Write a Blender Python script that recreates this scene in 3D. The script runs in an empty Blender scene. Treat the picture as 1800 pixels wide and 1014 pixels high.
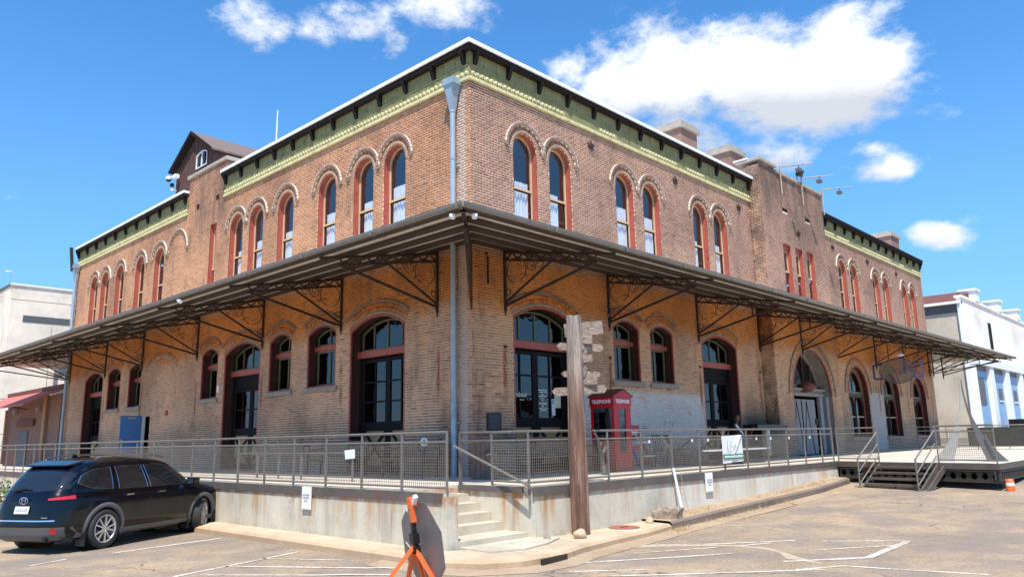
import bpy, bmesh, math, random
import numpy as np
from mathutils import Vector, Matrix
random.seed(7); np.random.seed(7)
SC = bpy.context.scene
COL = SC.collection
R = math.radians
# ------------------------------------------------------------------ camera
cam_d = bpy.data.cameras.new('camera'); cam = bpy.data.objects.new('camera', cam_d); COL.objects.link(cam)
yaw, pitch, roll = R(43.4584), R(11.1087), R(-1.1052)
fw = Vector((math.cos(yaw)*math.cos(pitch), math.sin(yaw)*math.cos(pitch), math.sin(pitch)))
rt = Vector((math.sin(yaw), -math.cos(yaw), 0)); up = rt.cross(fw)
rt2 = rt*math.cos(roll) + up*math.sin(roll); up2 = up*math.cos(roll) - rt*math.sin(roll)
m = Matrix((rt2, up2, -fw)).transposed().to_4x4(); m.translation = (-12.38, -13.07, 0.82)
cam.matrix_world = m
cam_d.sensor_width = 36; cam_d.lens = 26.979; cam_d.clip_end = 3000
SC.camera = cam
# ------------------------------------------------------------------ light
SUN = Vector((-1.75, -1.5, 4.3)).normalized()
sd = bpy.data.lights.new('sun', 'SUN'); so = bpy.data.objects.new('sun', sd); COL.objects.link(so)
sd.energy = 4.5; sd.angle = R(0.5); sd.color = (1.0, 0.94, 0.85)
so.rotation_euler = SUN.to_track_quat('Z', 'Y').to_euler(); so.location = (0, 0, 60)
SC.view_settings.view_transform = 'Standard'; SC.view_settings.look = 'None'
SC.view_settings.gamma = 1; SC.view_settings.use_curve_mapping = False
SC.view_settings.exposure = 0.55
SC.cycles.max_bounces = 6; SC.cycles.transparent_max_bounces = 12
W = bpy.data.worlds.new("World"); SC.world = W; W.use_nodes = True
def world():
    nt = W.node_tree; N = nt.nodes; L = nt.links; N.clear()
    out = N.new('ShaderNodeOutputWorld'); bg = N.new('ShaderNodeBackground'); bg.inputs[1].default_value = 0.15
    L.new(bg.outputs[0], out.inputs[0])
    sky = N.new('ShaderNodeTexSky'); sky.sky_type = 'NISHITA'; sky.sun_disc = False
    sky.sun_elevation = math.asin(SUN.z); sky.sun_rotation = math.atan2(SUN.x, SUN.y)
    sky.air_density = 1.0; sky.dust_density = 0.15; sky.ozone_density = 2.5
    hs = N.new('ShaderNodeHueSaturation'); hs.inputs['Saturation'].default_value = 1.3; hs.inputs['Value'].default_value = 1.12
    L.new(sky.outputs[0], hs.inputs['Color'])
    tg = N.new('ShaderNodeTexCoord'); sx = N.new('ShaderNodeSeparateXYZ'); L.new(tg.outputs['Generated'], sx.inputs[0])
    er = N.new('ShaderNodeMapRange'); er.interpolation_type = 'SMOOTHSTEP'; L.new(sx.outputs[2], er.inputs[0]); er.inputs[1].default_value = .50; er.inputs[2].default_value = .0; er.inputs[4].default_value = .75
    hz = N.new('ShaderNodeMix'); hz.data_type = 'RGBA'; L.new(er.outputs[0], hz.inputs[0]); L.new(hs.outputs[0], hz.inputs[6]); hz.inputs[7].default_value = (.68, 2.2, 4.6, 1)
    tc = N.new('ShaderNodeTexCoord'); D = tc.outputs['Generated']
    def M(op, a, b=None, c=None):
        n = N.new('ShaderNodeMath'); n.operation = op
        for i, v in enumerate((a, b, c)):
            if v is None: continue
            if isinstance(v, (int, float)): n.inputs[i].default_value = v
            else: L.new(v, n.inputs[i])
        return n.outputs[0]
    def dot(v):
        n = N.new('ShaderNodeVectorMath'); n.operation = 'DOT_PRODUCT'; L.new(D, n.inputs[0]); n.inputs[1].default_value = v
        return n.outputs['Value']
    # clouds live on a plane of sky directions around azimuth 45, elevation 22 degrees
    a0, e0 = R(45), R(22)
    c = Vector((math.cos(a0)*math.cos(e0), math.sin(a0)*math.cos(e0), math.sin(e0)))
    e = Vector((math.sin(a0), -math.cos(a0), 0)); n_ = e.cross(c)
    dc = M('MAXIMUM', dot(c), 0.05)
    U = M('DIVIDE', dot(e), dc); V = M('DIVIDE', dot(n_), dc)
    def noise(scale, det, rough, off=0.0, dist=0.0):
        n = N.new('ShaderNodeTexNoise'); n.inputs['Scale'].default_value = scale; n.inputs['Detail'].default_value = det
        n.inputs['Roughness'].default_value = rough; n.inputs['Distortion'].default_value = dist
        mp = N.new('ShaderNodeMapping'); mp.inputs['Location'].default_value = (off, off*.7, off*.3); mp.inputs['Scale'].default_value = (1, 1, 1.7)
        L.new(D, mp.inputs[0]); L.new(mp.outputs[0], n.inputs[0]); return n.outputs[0]
    n1 = noise(5.5, 12, .6); n2 = noise(19, 6, .62, 3.1)
    CL = [(0.340,0.080,0.109,0.052,1.35),(0.449,0.084,0.088,0.052,1.25),(0.239,0.067,0.095,0.053,1.10),(0.167,0.054,0.065,0.049,0.95),(0.108,0.075,0.036,0.038,0.62),(0.234,0.004,0.081,0.036,0.95),(0.387,0.038,0.125,0.032,1.10),(0.508,0.087,0.044,0.049,0.85),(0.346,-0.019,0.045,0.022,0.75),(0.383,-0.030,0.041,0.022,0.80),(0.301,-0.022,0.052,0.025,0.70),(0.519,-0.043,0.050,0.024,0.84),(0.495,-0.017,0.040,0.015,0.66),(0.551,-0.058,0.034,0.015,0.50),(0.599,-0.127,0.042,0.021,0.95),(0.632,-0.107,0.031,0.014,0.70),(-0.286,0.143,0.042,0.034,0.62),(-0.210,0.139,0.035,0.027,0.48),(-0.153,0.149,0.056,0.030,0.60),(-0.119,0.125,0.028,0.027,0.45),(-0.047,0.165,0.077,0.027,0.66),(0.002,0.155,0.035,0.024,0.50),(0.315,0.160,0.018,0.010,0.35),(-0.614,-0.067,0.028,0.016,0.42)]
    tot = None; sh = None
    for (u, v, ru, rv, a) in CL:
        x = M('DIVIDE', M('SUBTRACT', U, u), ru); y = M('DIVIDE', M('SUBTRACT', V, v), rv)
        r2 = M('ADD', M('MULTIPLY', x, x), M('MULTIPLY', y, y))
        g = M('MULTIPLY', M('POWER', 2.718, M('MULTIPLY', r2, -0.62)), a*1.12)
        tot = g if tot is None else M('MAXIMUM', tot, g)
        s_ = M('MULTIPLY', g, y); sh = s_ if sh is None else M('ADD', sh, s_)
    # the rest of the sky has a few scattered clouds of its own
    ns = noise(2.3, 8, .55, 9.0)
    fm_ = N.new('ShaderNodeMapRange'); fm_.interpolation_type = 'SMOOTHSTEP'; L.new(dot(c), fm_.inputs[0]); fm_.inputs[1].default_value = .80; fm_.inputs[2].default_value = .66; far = fm_.outputs[0]
    scat = M('MULTIPLY', M('MULTIPLY', M('MAXIMUM', M('SUBTRACT', ns, .50), 0), 4.2), far)
    tot = M('MAXIMUM', tot, scat)
    dens = M('ADD', tot, M('ADD', M('MULTIPLY', M('SUBTRACT', n1, .5), 2.0), M('MULTIPLY', M('SUBTRACT', n2, .5), 1.15)))
    mr = N.new('ShaderNodeMapRange'); mr.interpolation_type = 'SMOOTHSTEP'; L.new(dens, mr.inputs[0])
    mr.inputs[1].default_value = .36; mr.inputs[2].default_value = .98
    gate = M('MINIMUM', M('MULTIPLY', tot, 4.0), 1.0)
    mask = M('MULTIPLY', mr.outputs[0], gate)
    mr2 = N.new('ShaderNodeMapRange'); L.new(M('ADD', M('ADD', sh, M('MULTIPLY', M('SUBTRACT', n2, .5), 1.0)), M('MULTIPLY', M('SUBTRACT', n1, .5), 2.0)), mr2.inputs[0])
    mr2.inputs[1].default_value = -1.0; mr2.inputs[2].default_value = .45
    cc = N.new('ShaderNodeMix'); cc.data_type = 'RGBA'; L.new(mr2.outputs[0], cc.inputs[0])
    cc.inputs[6].default_value = (3.3, 3.5, 3.85, 1); cc.inputs[7].default_value = (5.6, 5.7, 5.85, 1)
    mx = N.new('ShaderNodeMix'); mx.data_type = 'RGBA'; L.new(mask, mx.inputs[0]); L.new(hz.outputs[2], mx.inputs[6]); L.new(cc.outputs[2], mx.inputs[7])
    L.new(mx.outputs[2], bg.inputs[0])
world()
# ------------------------------------------------------------------ materials
MATS = {}
class NT:
    def __init__(s, name):
        s.m = bpy.data.materials.new(name); s.m.use_nodes = True; s.t = s.m.node_tree; s.N = s.t.nodes; s.L = s.t.links
        s.b = s.N['Principled BSDF']; s.o = s.N['Material Output']; MATS[name] = s.m
    def geo(s, obj=False):
        if obj: n = s.N.new('ShaderNodeTexCoord'); return n.outputs['Object']
        n = s.N.new('ShaderNodeNewGeometry'); return n.outputs['Position']
    def noise(s, v, sc, det=4, r=.55, scale=None, dist=0):
        n = s.N.new('ShaderNodeTexNoise'); n.inputs['Scale'].default_value = sc; n.inputs['Detail'].default_value = det; n.inputs['Roughness'].default_value = r
        n.inputs['Distortion'].default_value = dist
        if scale: v = s.map(v, scale)
        s.L.new(v, n.inputs['Vector']); return n.outputs[0]
    def map(s, v, scale=(1,1,1), loc=(0,0,0)):
        n = s.N.new('ShaderNodeMapping'); n.inputs['Scale'].default_value = scale; n.inputs['Location'].default_value = loc; s.L.new(v, n.inputs[0]); return n.outputs[0]
    def m_(s, op, a, b=None, c=None):
        n = s.N.new('ShaderNodeMath'); n.operation = op
        for i, v in enumerate((a, b, c)):
            if v is None: continue
            if isinstance(v, (int, float)): n.inputs[i].default_value = v
            else: s.L.new(v, n.inputs[i])
        return n.outputs[0]
    def ss(s, v, a, b):
        n = s.N.new('ShaderNodeMapRange'); n.interpolation_type = 'SMOOTHSTEP'; s.L.new(v, n.inputs[0]); n.inputs[1].default_value = a; n.inputs[2].default_value = b; return n.outputs[0]
    def mix(s, f, a, b, mode='MIX'):
        n = s.N.new('ShaderNodeMix'); n.data_type = 'RGBA'; n.blend_type = mode
        if isinstance(f, (int, float)): n.inputs[0].default_value = f
        else: s.L.new(f, n.inputs[0])
        for i, v in ((6, a), (7, b)):
            if isinstance(v, tuple): n.inputs[i].default_value = (*v, 1)
            else: s.L.new(v, n.inputs[i])
        return n.outputs[2]
    def sep(s, v):
        n = s.N.new('ShaderNodeSeparateXYZ'); s.L.new(v, n.inputs[0]); return n.outputs
    def ramp(s, v, cols):
        n = s.N.new('ShaderNodeValToRGB'); s.L.new(v, n.inputs[0]); el = n.color_ramp.elements
        while len(el) < len(cols): el.new(.5)
        for e_, (p, c) in zip(el, cols): e_.position = p; e_.color = (*c, 1)
        return n.outputs[0]
    def bump(s, h, d=.01, st=1.0):
        n = s.N.new('ShaderNodeBump'); n.inputs['Distance'].default_value = d; n.inputs['Strength'].default_value = st; s.L.new(h, n.inputs['Height']); s.L.new(n.outputs[0], s.b.inputs['Normal'])
    def col(s, c):
        if isinstance(c, tuple): s.b.inputs['Base Color'].default_value = (*c, 1)
        else: s.L.new(c, s.b.inputs['Base Color'])
    def set(s, rough=.6, metal=0, spec=None, coat=0):
        s.b.inputs['Roughness'].default_value = rough; s.b.inputs['Metallic'].default_value = metal
        if spec is not None: s.b.inputs['Specular IOR Level'].default_value = spec
        if coat: s.b.inputs['Coat Weight'].default_value = coat; s.b.inputs['Coat Roughness'].default_value = .04
        return s.m
def paint(name, c, rough=.55, metal=0, var=.18, scale=6, bump=.0015, dirt=None, obj=False, spec=None):
    t = NT(name); P = t.geo(obj); n = t.noise(P, scale, 6, .6); n2 = t.noise(P, scale*7, 3, .5)
    f = t.m_('ADD', t.m_('MULTIPLY', n, .7), t.m_('MULTIPLY', n2, .3))
    lo = tuple(max(0, v*(1-var)) for v in c); hi = tuple(min(1, v*(1+var)) for v in c)
    cc = t.ramp(f, [(.3, lo), (.7, hi)])
    if dirt: cc = t.mix(t.ss(t.noise(P, scale*.6, 6, .7), .52, .7), cc, dirt)
    t.col(cc); t.bump(n2, bump, .6); return t.set(rough, metal, spec)
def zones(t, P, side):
    """colour zones of the brickwork: pick (brick, mortar) colour pairs by height with a ragged edge"""
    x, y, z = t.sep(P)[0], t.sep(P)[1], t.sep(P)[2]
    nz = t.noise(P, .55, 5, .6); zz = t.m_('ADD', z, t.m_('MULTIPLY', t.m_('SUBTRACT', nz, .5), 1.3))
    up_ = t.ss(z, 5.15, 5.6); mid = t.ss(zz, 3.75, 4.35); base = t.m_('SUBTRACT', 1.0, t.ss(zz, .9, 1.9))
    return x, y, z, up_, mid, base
def brick_mat(name, side, mortar=False, individual=False):
    t = NT(name); P = t.geo(); x, y, z, up_, mid, base = zones(t, P, side)
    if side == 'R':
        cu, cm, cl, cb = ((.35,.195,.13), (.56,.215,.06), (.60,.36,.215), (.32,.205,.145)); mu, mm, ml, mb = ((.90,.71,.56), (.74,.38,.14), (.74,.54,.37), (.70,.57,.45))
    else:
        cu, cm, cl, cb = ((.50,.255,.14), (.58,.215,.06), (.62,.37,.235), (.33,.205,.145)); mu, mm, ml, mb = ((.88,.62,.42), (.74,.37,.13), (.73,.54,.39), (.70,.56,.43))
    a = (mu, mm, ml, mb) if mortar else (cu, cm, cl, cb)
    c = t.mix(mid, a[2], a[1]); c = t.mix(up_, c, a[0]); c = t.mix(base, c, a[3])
    if not mortar:
        if individual:
            oi = t.N.new('ShaderNodeObjectInfo'); tone = oi.outputs['Random']
        else:
            at = t.N.new('ShaderNodeAttribute'); at.attribute_name = 'tone'; tone = at.outputs['Fac']
        tc = t.ramp(tone, [(0, (.50,.45,.48)), (.12, (.72,.67,.68)), (.45, (.92,.91,.92)), (.75, (1.04,1.0,.96)), (.93, (1.15,1.03,.96)), (1, (1.3,1.22,1.12))])
        c = t.mix(1.0, c, tc, 'MULTIPLY')
    lf = t.ramp(t.noise(P, .28, 5, .6), [(.36, (.74,.72,.72)), (.5, (.98,.97,.96)), (.62, (1.12,1.10,1.06))]); c = t.mix(1.0, c, lf, 'MULTIPLY')
    st = t.noise(P, 1.6, 6, .65, (1, 1, .35)); c = t.mix(t.m_('MULTIPLY', t.ss(st, .5, .74), .5), c, (.14,.10,.08))
    ef = t.noise(P, 3.5, 6, .7); c = t.mix(t.m_('MULTIPLY', t.ss(ef, .58, .72), .3 if not mortar else .15), c, (.62,.53,.45))
    # faded whitewash patches and old lime on the ground floor
    def box(v, a0, a1, s): return t.m_('MULTIPLY', t.ss(v, a0-s, a0+s), t.m_('SUBTRACT', 1.0, t.ss(v, a1-s, a1+s)))
    if side == 'R':
        nb = t.m_('ADD', t.noise(P, 2.2, 7, .75), t.m_('MULTIPLY', t.noise(P, 14, 4, .6), .25))
        w = t.m_('MULTIPLY', t.m_('MULTIPLY', box(x, 3.9, 10.55, .25), t.m_('SUBTRACT', 1.0, t.ss(z, 2.0, 2.25))), t.ss(z, .1, 1.3))
        w = t.m_('MULTIPLY', w, t.ss(nb, .42, .62))
        w2 = t.m_('MULTIPLY', box(x, 26.0, 27.85, .03), t.m_('SUBTRACT', 1.0, t.ss(z, 2.68, 2.72)))
        c = t.mix(t.m_('MULTIPLY', w, .85), c, (.70,.68,.65)); c = t.mix(t.m_('MULTIPLY', w2, .8), c, (.55,.53,.52))
        for rx in (1.12, 5.42, 10.4, 14.7, 17.5, 22.2, 27.3, 31.6, 35.9):
            n_ = t.noise(P, 9, 3, .6, (1, 1, .2)); r_ = t.m_('MULTIPLY', box(x, rx-.07, rx+.07, .05), box(z, 1.75, 3.05, .25))
            c = t.mix(t.m_('MULTIPLY', t.m_('MULTIPLY', r_, t.ss(n_, .3, .5)), .8), c, (.26,.07,.025))
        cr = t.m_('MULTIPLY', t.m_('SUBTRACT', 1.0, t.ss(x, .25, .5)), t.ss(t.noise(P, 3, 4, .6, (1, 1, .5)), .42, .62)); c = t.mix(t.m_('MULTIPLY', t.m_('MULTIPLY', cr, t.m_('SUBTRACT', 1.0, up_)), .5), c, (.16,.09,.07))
        sm = t.m_('MULTIPLY', box(x, 13.2, 15.3, .5), t.m_('SUBTRACT', 1.0, t.ss(z, .9, 2.4))); c = t.mix(t.m_('MULTIPLY', sm, .85), c, (.05,.045,.045))
        pv = t.m_('MULTIPLY', box(x, 14.9, 21.4, .3), t.ss(z, 7.8, 10.2)); c = t.mix(t.m_('MULTIPLY', pv, t.ss(t.noise(P, 1.3, 6, .7, (1,1,.4)), .3, .7)), c, (.17,.125,.10))
        ps = t.m_('MULTIPLY', box(x, 14.95, 15.02, .02), t.ss(t.noise(P, 1.8, 5, .7), .4, .65)); c = t.mix(t.m_('MULTIPLY', ps, .65), c, (.10,.075,.06))
    else:
        for ry in (1.2, 5.36, 9.83, 14.58, 19.6, 23.8):
            n_ = t.noise(P, 9, 3, .6, (1, 1, .2)); r_ = t.m_('MULTIPLY', box(y, ry-.06, ry+.06, .05), box(z, 1.9, 3.0, .25))
            c = t.mix(t.m_('MULTIPLY', t.m_('MULTIPLY', r_, t.ss(n_, .3, .5)), .75), c, (.26,.07,.025))
        tw = t.m_('MULTIPLY', box(y, 12.9, 16.4, .4), t.ss(z, 7.2, 10.0)); c = t.mix(t.m_('MULTIPLY', tw, t.m_('MULTIPLY', t.ss(t.noise(P, 1.3, 6, .7, (1,1,.3)), .35, .7), .85)), c, (.14,.10,.085))
        cr = t.m_('SUBTRACT', 1.0, t.ss(y, .42, .5)); c = t.mix(t.m_('MULTIPLY', t.m_('MULTIPLY', cr, t.ss(y, .12, .18)), .7), c, (.55,.47,.41))
    t.col(c); t.bump(t.noise(P, 60, 4, .7), .004, .8)
    return t.set(.93, 0, .2)
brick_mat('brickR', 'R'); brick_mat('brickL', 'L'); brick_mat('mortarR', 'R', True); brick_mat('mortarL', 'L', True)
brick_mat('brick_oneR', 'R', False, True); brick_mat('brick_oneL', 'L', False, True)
paint('arch_brick', (.40,.27,.19), .9, var=.35, scale=3)
paint('hood_brick', (.29,.20,.155), .9, var=.4, scale=5, dirt=(.16,.11,.09))
paint('hood_lime', (.66,.56,.47), .9, var=.12)
paint('red_paint', (.40,.095,.07), .5, var=.2, scale=9, dirt=(.30,.05,.035))
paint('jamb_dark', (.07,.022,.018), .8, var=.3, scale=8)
paint('cream_paint', (.62,.44,.25), .5, var=.12)
paint('sage_paint', (.155,.165,.08), .5, var=.2)
paint('green_frieze', (.26,.255,.12), .7, var=.25, scale=4, dirt=(.15,.15,.07), spec=.2)
paint('lime_moulding', (.66,.61,.33), .6, var=.25, scale=7, dirt=(.36,.36,.18))
paint('black_wood', (.020,.015,.014), .8, var=.3, scale=8, spec=.15)
paint('black_door', (.016,.015,.016), .75, var=.3, spec=.15)
paint('ochre_board', (.42,.27,.11), .6, var=.2, scale=6)
paint('iron', (.050,.030,.022), .55, .3, var=.35, scale=9)
paint('purlin_paint', (.055,.036,.03), .6, var=.3, scale=5)
paint('galv', (.44,.43,.385), .5, .35, var=.14, scale=5)
paint('sheet_under', (.72,.69,.60), .55, .1, var=.1, scale=5, dirt=(.5,.44,.34))
paint('gutter_paint', (.24,.23,.205), .45, .2, var=.18, scale=4)
paint('pipe_blue', (.33,.42,.50), .45, .25, var=.16, scale=4, dirt=(.26,.33,.38))
paint('rail_metal', (.205,.185,.155), .45, .25, var=.15, scale=7)
paint('portal_stone', (.24,.20,.175), .85, var=.3, scale=3, dirt=(.09,.08,.075))
paint('white_trim', (.86,.87,.88), .5, var=.04)
paint('white_paint', (.80,.80,.79), .5, var=.08)
paint('fascia_steel', (.115,.098,.085), .6, .1, var=.3, scale=3, dirt=(.16,.08,.05))
paint('dark_steel', (.055,.053,.045), .55, .2, var=.3, scale=4)
paint('red_booth', (.47,.012,.018), .3, var=.12, scale=6)
paint('booth_roof', (.12,.02,.02), .45, var=.2)
paint('black_plastic', (.012,.012,.013), .35, var=.2)
paint('blue_door_paint', (.05,.17,.42), .45, var=.14, scale=5)
paint('sky_blue_panel', (.26,.42,.62), .6, var=.12, scale=2)
paint('orange_vinyl', (.80,.13,.03), .45, var=.08)
paint('orange_tube', (.85,.17,.04), .35, var=.08)
paint('sign_back', (.22,.205,.20), .45, .4, var=.16, scale=5)
paint('rust_roof', (.17,.055,.035), .7, .1, var=.4, scale=5)
paint('wood_barn', (.085,.036,.026), .8, var=.45, scale=5)
paint('shingle_brown', (.17,.125,.11), .9, var=.25, scale=8)
paint('coping', (.40,.35,.29), .9, var=.25, scale=4)
paint('stone_sill', (.30,.27,.23), .9, var=.2, scale=6)
paint('red_tile_roof', (.50,.14,.10), .7, var=.15, scale=3)
paint('far_red_brick', (.27,.16,.12), .9, var=.25, scale=4)
paint('tan_pipe', (.50,.30,.16), .6, var=.15)
paint('red_plain', (.50,.03,.02), .5)
paint('blue_plain', (.02,.05,.28), .45)
paint('tyre', (.03,.03,.03), .8, var=.2)
paint('trim_grey', (.11,.115,.12), .55, var=.1)
paint('skin', (.16,.085,.055), .6, var=.1)
paint('cloth_dark', (.022,.023,.028), .9, var=.3)
paint('planks', (.19,.12,.085), .75, var=.3, scale=7, dirt=(.10,.06,.045))
paint('plank_grey', (.25,.25,.25), .7, var=.15)
paint('rock', (.50,.38,.26), .95, var=.25, scale=8)
paint('rubble', (.32,.26,.19), .95, var=.45, scale=14, dirt=(.12,.10,.08))
paint('rust_lid', (.33,.12,.08), .8, .2, var=.25, scale=10)
paint('plaque_metal', (.045,.048,.055), .4, .6, var=.15)
paint('interior', (.10,.09,.085), .9)
paint('dry_grass', (.50,.36,.20), .95, var=.25, scale=20)
paint('lamp_white', (.8,.8,.78), .3, var=.03)
def m_plain(name, c, rough=.5, metal=0, coat=0, spec=None):
    t = NT(name); t.col(c); return t.set(rough, metal, spec, coat)
m_plain('chrome', (.75,.76,.78), .12, 1); m_plain('alloy', (.62,.61,.60), .38, .6)
m_plain('car_glass', (.012,.014,.017), .03, 0, spec=.9); m_plain('ink_white', (.85,.85,.85), .6); m_plain('ink_black', (.03,.03,.03), .6); m_plain('ink_grey', (.35,.37,.36), .6)
m_plain('ink_green', (.03,.22,.09), .5); m_plain('paper_yellow', (.70,.70,.52), .7); m_plain('paper_white', (.75,.76,.78), .7)
for n_, c_ in (('gal_blue',(.12,.28,.85)),('gal_red',(.9,.08,.07)),('gal_green',(.05,.6,.08)),('gal_yellow',(.9,.75,.05)),('frame_blue',(.055,.06,.17))): m_plain(n_, c_, .45)
t = NT('car_paint'); t.col((.0015,.002,.005)); t.set(.14, 0, .5, 0)
t = NT('tail_red'); t.col((.55,.01,.015)); t.set(.12, 0, .6); t.b.inputs['Coat Weight'].default_value = 1
def glass(name, tint, trans, rough=.02):
    t = NT(name); tr = t.N.new('ShaderNodeBsdfTransparent'); tr.inputs[0].default_value = (*tint, 1)
    gl = t.N.new('ShaderNodeBsdfGlossy'); gl.inputs['Roughness'].default_value = rough
    P = t.geo(); nb = t.noise(P, 1.7, 3, .5); bp = t.N.new('ShaderNodeBump'); bp.inputs['Distance'].default_value = .015; t.L.new(nb, bp.inputs['Height']); t.L.new(bp.outputs[0], gl.inputs['Normal'])
    ge = t.N.new('ShaderNodeNewGeometry'); dp = t.N.new('ShaderNodeVectorMath'); dp.operation = 'DOT_PRODUCT'; t.L.new(ge.outputs['Normal'], dp.inputs[0]); t.L.new(ge.outputs['Incoming'], dp.inputs[1])
    k = t.m_('POWER', t.m_('SUBTRACT', 1.0, t.m_('ABSOLUTE', dp.outputs['Value'])), 5.0)   # same reflectance from both sides of the pane
    f2 = t.m_('MINIMUM', t.m_('ADD', t.m_('MULTIPLY', k, .92), t.m_('ADD', .06, trans)), 1.0)
    mx = t.N.new('ShaderNodeMixShader'); t.L.new(f2, mx.inputs[0]); t.L.new(tr.outputs[0], mx.inputs[1]); t.L.new(gl.outputs[0], mx.inputs[2]); t.L.new(mx.outputs[0], t.o.inputs[0])
glass('pane_glass', (.86,.90,.94), .11); glass('dark_glass', (.20,.22,.25), .05); glass('sign_acrylic', (.70,.66,.62), .10, .5)
t = NT('curtain'); t.col((.80,.82,.86)); t.set(.9); t.b.inputs['Transmission Weight'].default_value = 0
def concrete(name, c, rust=0., scale=1.2, top_rust=None):
    t = NT(name); P = t.geo(); n = t.noise(P, scale, 8, .65); n2 = t.noise(P, scale*12, 5, .6); cr = t.N.new('ShaderNodeTexVoronoi'); cr.feature = 'DISTANCE_TO_EDGE'; cr.inputs['Scale'].default_value = .42
    dis = t.N.new('ShaderNodeVectorMath'); dis.operation = 'ADD'; ns = t.N.new('ShaderNodeTexNoise'); ns.inputs['Scale'].default_value = 2.2; ns.inputs['Detail'].default_value = 6; t.L.new(P, ns.inputs[0]); t.L.new(P, dis.inputs[0]); t.L.new(ns.outputs[1], dis.inputs[1]); t.L.new(dis.outputs[0], cr.inputs[0])
    k = .82
    cc = t.ramp(t.m_('ADD', t.m_('MULTIPLY', n, .75), t.m_('MULTIPLY', n2, .25)), [(.32, tuple(v*.74 for v in c)), (.5, c), (.68, tuple(min(1, v*1.17) for v in c))])
    edge = t.m_('MULTIPLY', t.m_('SUBTRACT', 1.0, t.ss(cr.outputs[0], .0, .009)), t.ss(t.noise(P, .45, 3, .5), .55, .62)); cc = t.mix(t.m_('MULTIPLY', edge, .55), cc, tuple(v*.35 for v in c))
    h = t.m_('SUBTRACT', n2, t.m_('MULTIPLY', edge, 2.0))
    if rust:
        z = t.sep(P)[2]
        s1 = t.noise(P, 1.5, 5, .6, (1.3, 1.3, .07)); s2 = t.noise(P, 5.5, 4, .6, (1, 1, .08))
        streak = t.m_('MULTIPLY', t.ss(t.m_('ADD', t.m_('MULTIPLY', s1, .6), t.m_('MULTIPLY', s2, .4)), .47, .64), t.ss(z, -.95, -.12))
        cc = t.mix(t.m_('MULTIPLY', streak, rust), cc, (.44,.22,.07))
        dk = t.m_('MULTIPLY', t.ss(t.noise(P, 4, 4, .6, (1, 1, .12)), .52, .7), .32); cc = t.mix(dk, cc, (.22,.19,.15))
        lip = t.m_('MULTIPLY', t.ss(z, -.26, -.15), t.ss(t.noise(P, 5, 5, .7, (1, 1, .4)), .38, .62)); cc = t.mix(t.m_('MULTIPLY', lip, .8), cc, (.40,.17,.06))
        bt = t.m_('MULTIPLY', t.m_('SUBTRACT', 1.0, t.ss(z, -.93, -.72)), t.ss(t.noise(P, 3, 5, .7), .4, .65)); cc = t.mix(t.m_('MULTIPLY', bt, .55), cc, (.26,.22,.17))
    if rust: cc = t.mix(t.m_('MULTIPLY', t.ss(t.sep(P)[0], 1.2, 3.0), .55), cc, t.mix(.5, cc, (.86,.84,.79)))
    t.col(cc); t.bump(h, .006, .8); t.set(.92, 0, .25)
concrete('conc_wall', (.56,.52,.415), .95); concrete('conc_floor', (.56,.50,.41)); concrete('conc_step', (.50,.445,.35)); concrete('conc_strip', (.50,.40,.28)); concrete('conc_far', (.84,.74,.60), 0, .5)
concrete('kerb_dark', (.20,.155,.12)); concrete('conc_kerb', (.46,.33,.21)); concrete('white_render', (.93,.88,.79), 0, .4); concrete('grey_render', (.54,.48,.38), 0, .5); concrete('gutter_conc', (.38,.285,.19))
# road: worn, dusty aggregate asphalt
t = NT('road'); P = t.geo()
vo = t.N.new('ShaderNodeTexVoronoi'); vo.inputs['Scale'].default_value = 42; t.L.new(P, vo.inputs[0])
big = t.noise(P, .35, 6, .6); med = t.noise(P, 2.1, 8, .7); fine = t.noise(P, 38, 5, .75)
cc = t.ramp(t.m_('ADD', t.m_('MULTIPLY', big, .55), t.m_('MULTIPLY', med, .45)), [(.36, (.29,.225,.165)), (.5, (.38,.295,.21)), (.62, (.47,.355,.24))])
sp = t.ramp(vo.outputs['Color'], [(0, (.66,.65,.65)), (.5, (.96,.95,.93)), (.85, (1.10,1.08,1.03)), (1, (1.6,1.56,1.48))])
cc = t.mix(1.0, cc, sp, 'MULTIPLY'); cc = t.mix(t.m_('MULTIPLY', t.ss(fine, .55, .75), .5), cc, (.16,.13,.11))
gr = t.ss(t.m_('ADD', t.noise(P, .9, 5, .6), t.m_('MULTIPLY', med, .3)), .60, .74); cc = t.mix(t.m_('MULTIPLY', gr, .45), cc, (.19,.17,.16))
cv = t.N.new('ShaderNodeTexVoronoi'); cv.feature = 'DISTANCE_TO_EDGE'; cv.inputs['Scale'].default_value = .33
ad = t.N.new('ShaderNodeVectorMath'); ad.operation = 'ADD'; nn = t.N.new('ShaderNodeTexNoise'); nn.inputs['Scale'].default_value = 1.6; nn.inputs['Detail'].default_value = 8; t.L.new(P, nn.inputs[0]); t.L.new(P, ad.inputs[0]); t.L.new(nn.outputs[1], ad.inputs[1]); t.L.new(ad.outputs[0], cv.inputs[0])
sv = t.N.new('ShaderNodeTexVoronoi'); sv.inputs['Scale'].default_value = .85; t.L.new(P, sv.inputs[0]); spot = t.m_('MULTIPLY', t.m_('SUBTRACT', 1.0, t.ss(t.m_('ADD', sv.outputs['Distance'], t.m_('MULTIPLY', fine, .10)), .10, .24)), t.ss(med, .46, .60)); cc = t.mix(t.m_('MULTIPLY', spot, .55), cc, (.10,.085,.07))
pt_ = t.noise(P, .22, 3, .5); cc = t.mix(t.m_('MULTIPLY', t.ss(pt_, .53, .56), .28), cc, (.20,.18,.165))
cr = t.m_('MULTIPLY', t.m_('SUBTRACT', 1.0, t.ss(cv.outputs[0], .0, .009)), t.ss(big, .50, .60)); cc = t.mix(t.m_('MULTIPLY', cr, .7), cc, (.07,.055,.045))
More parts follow.
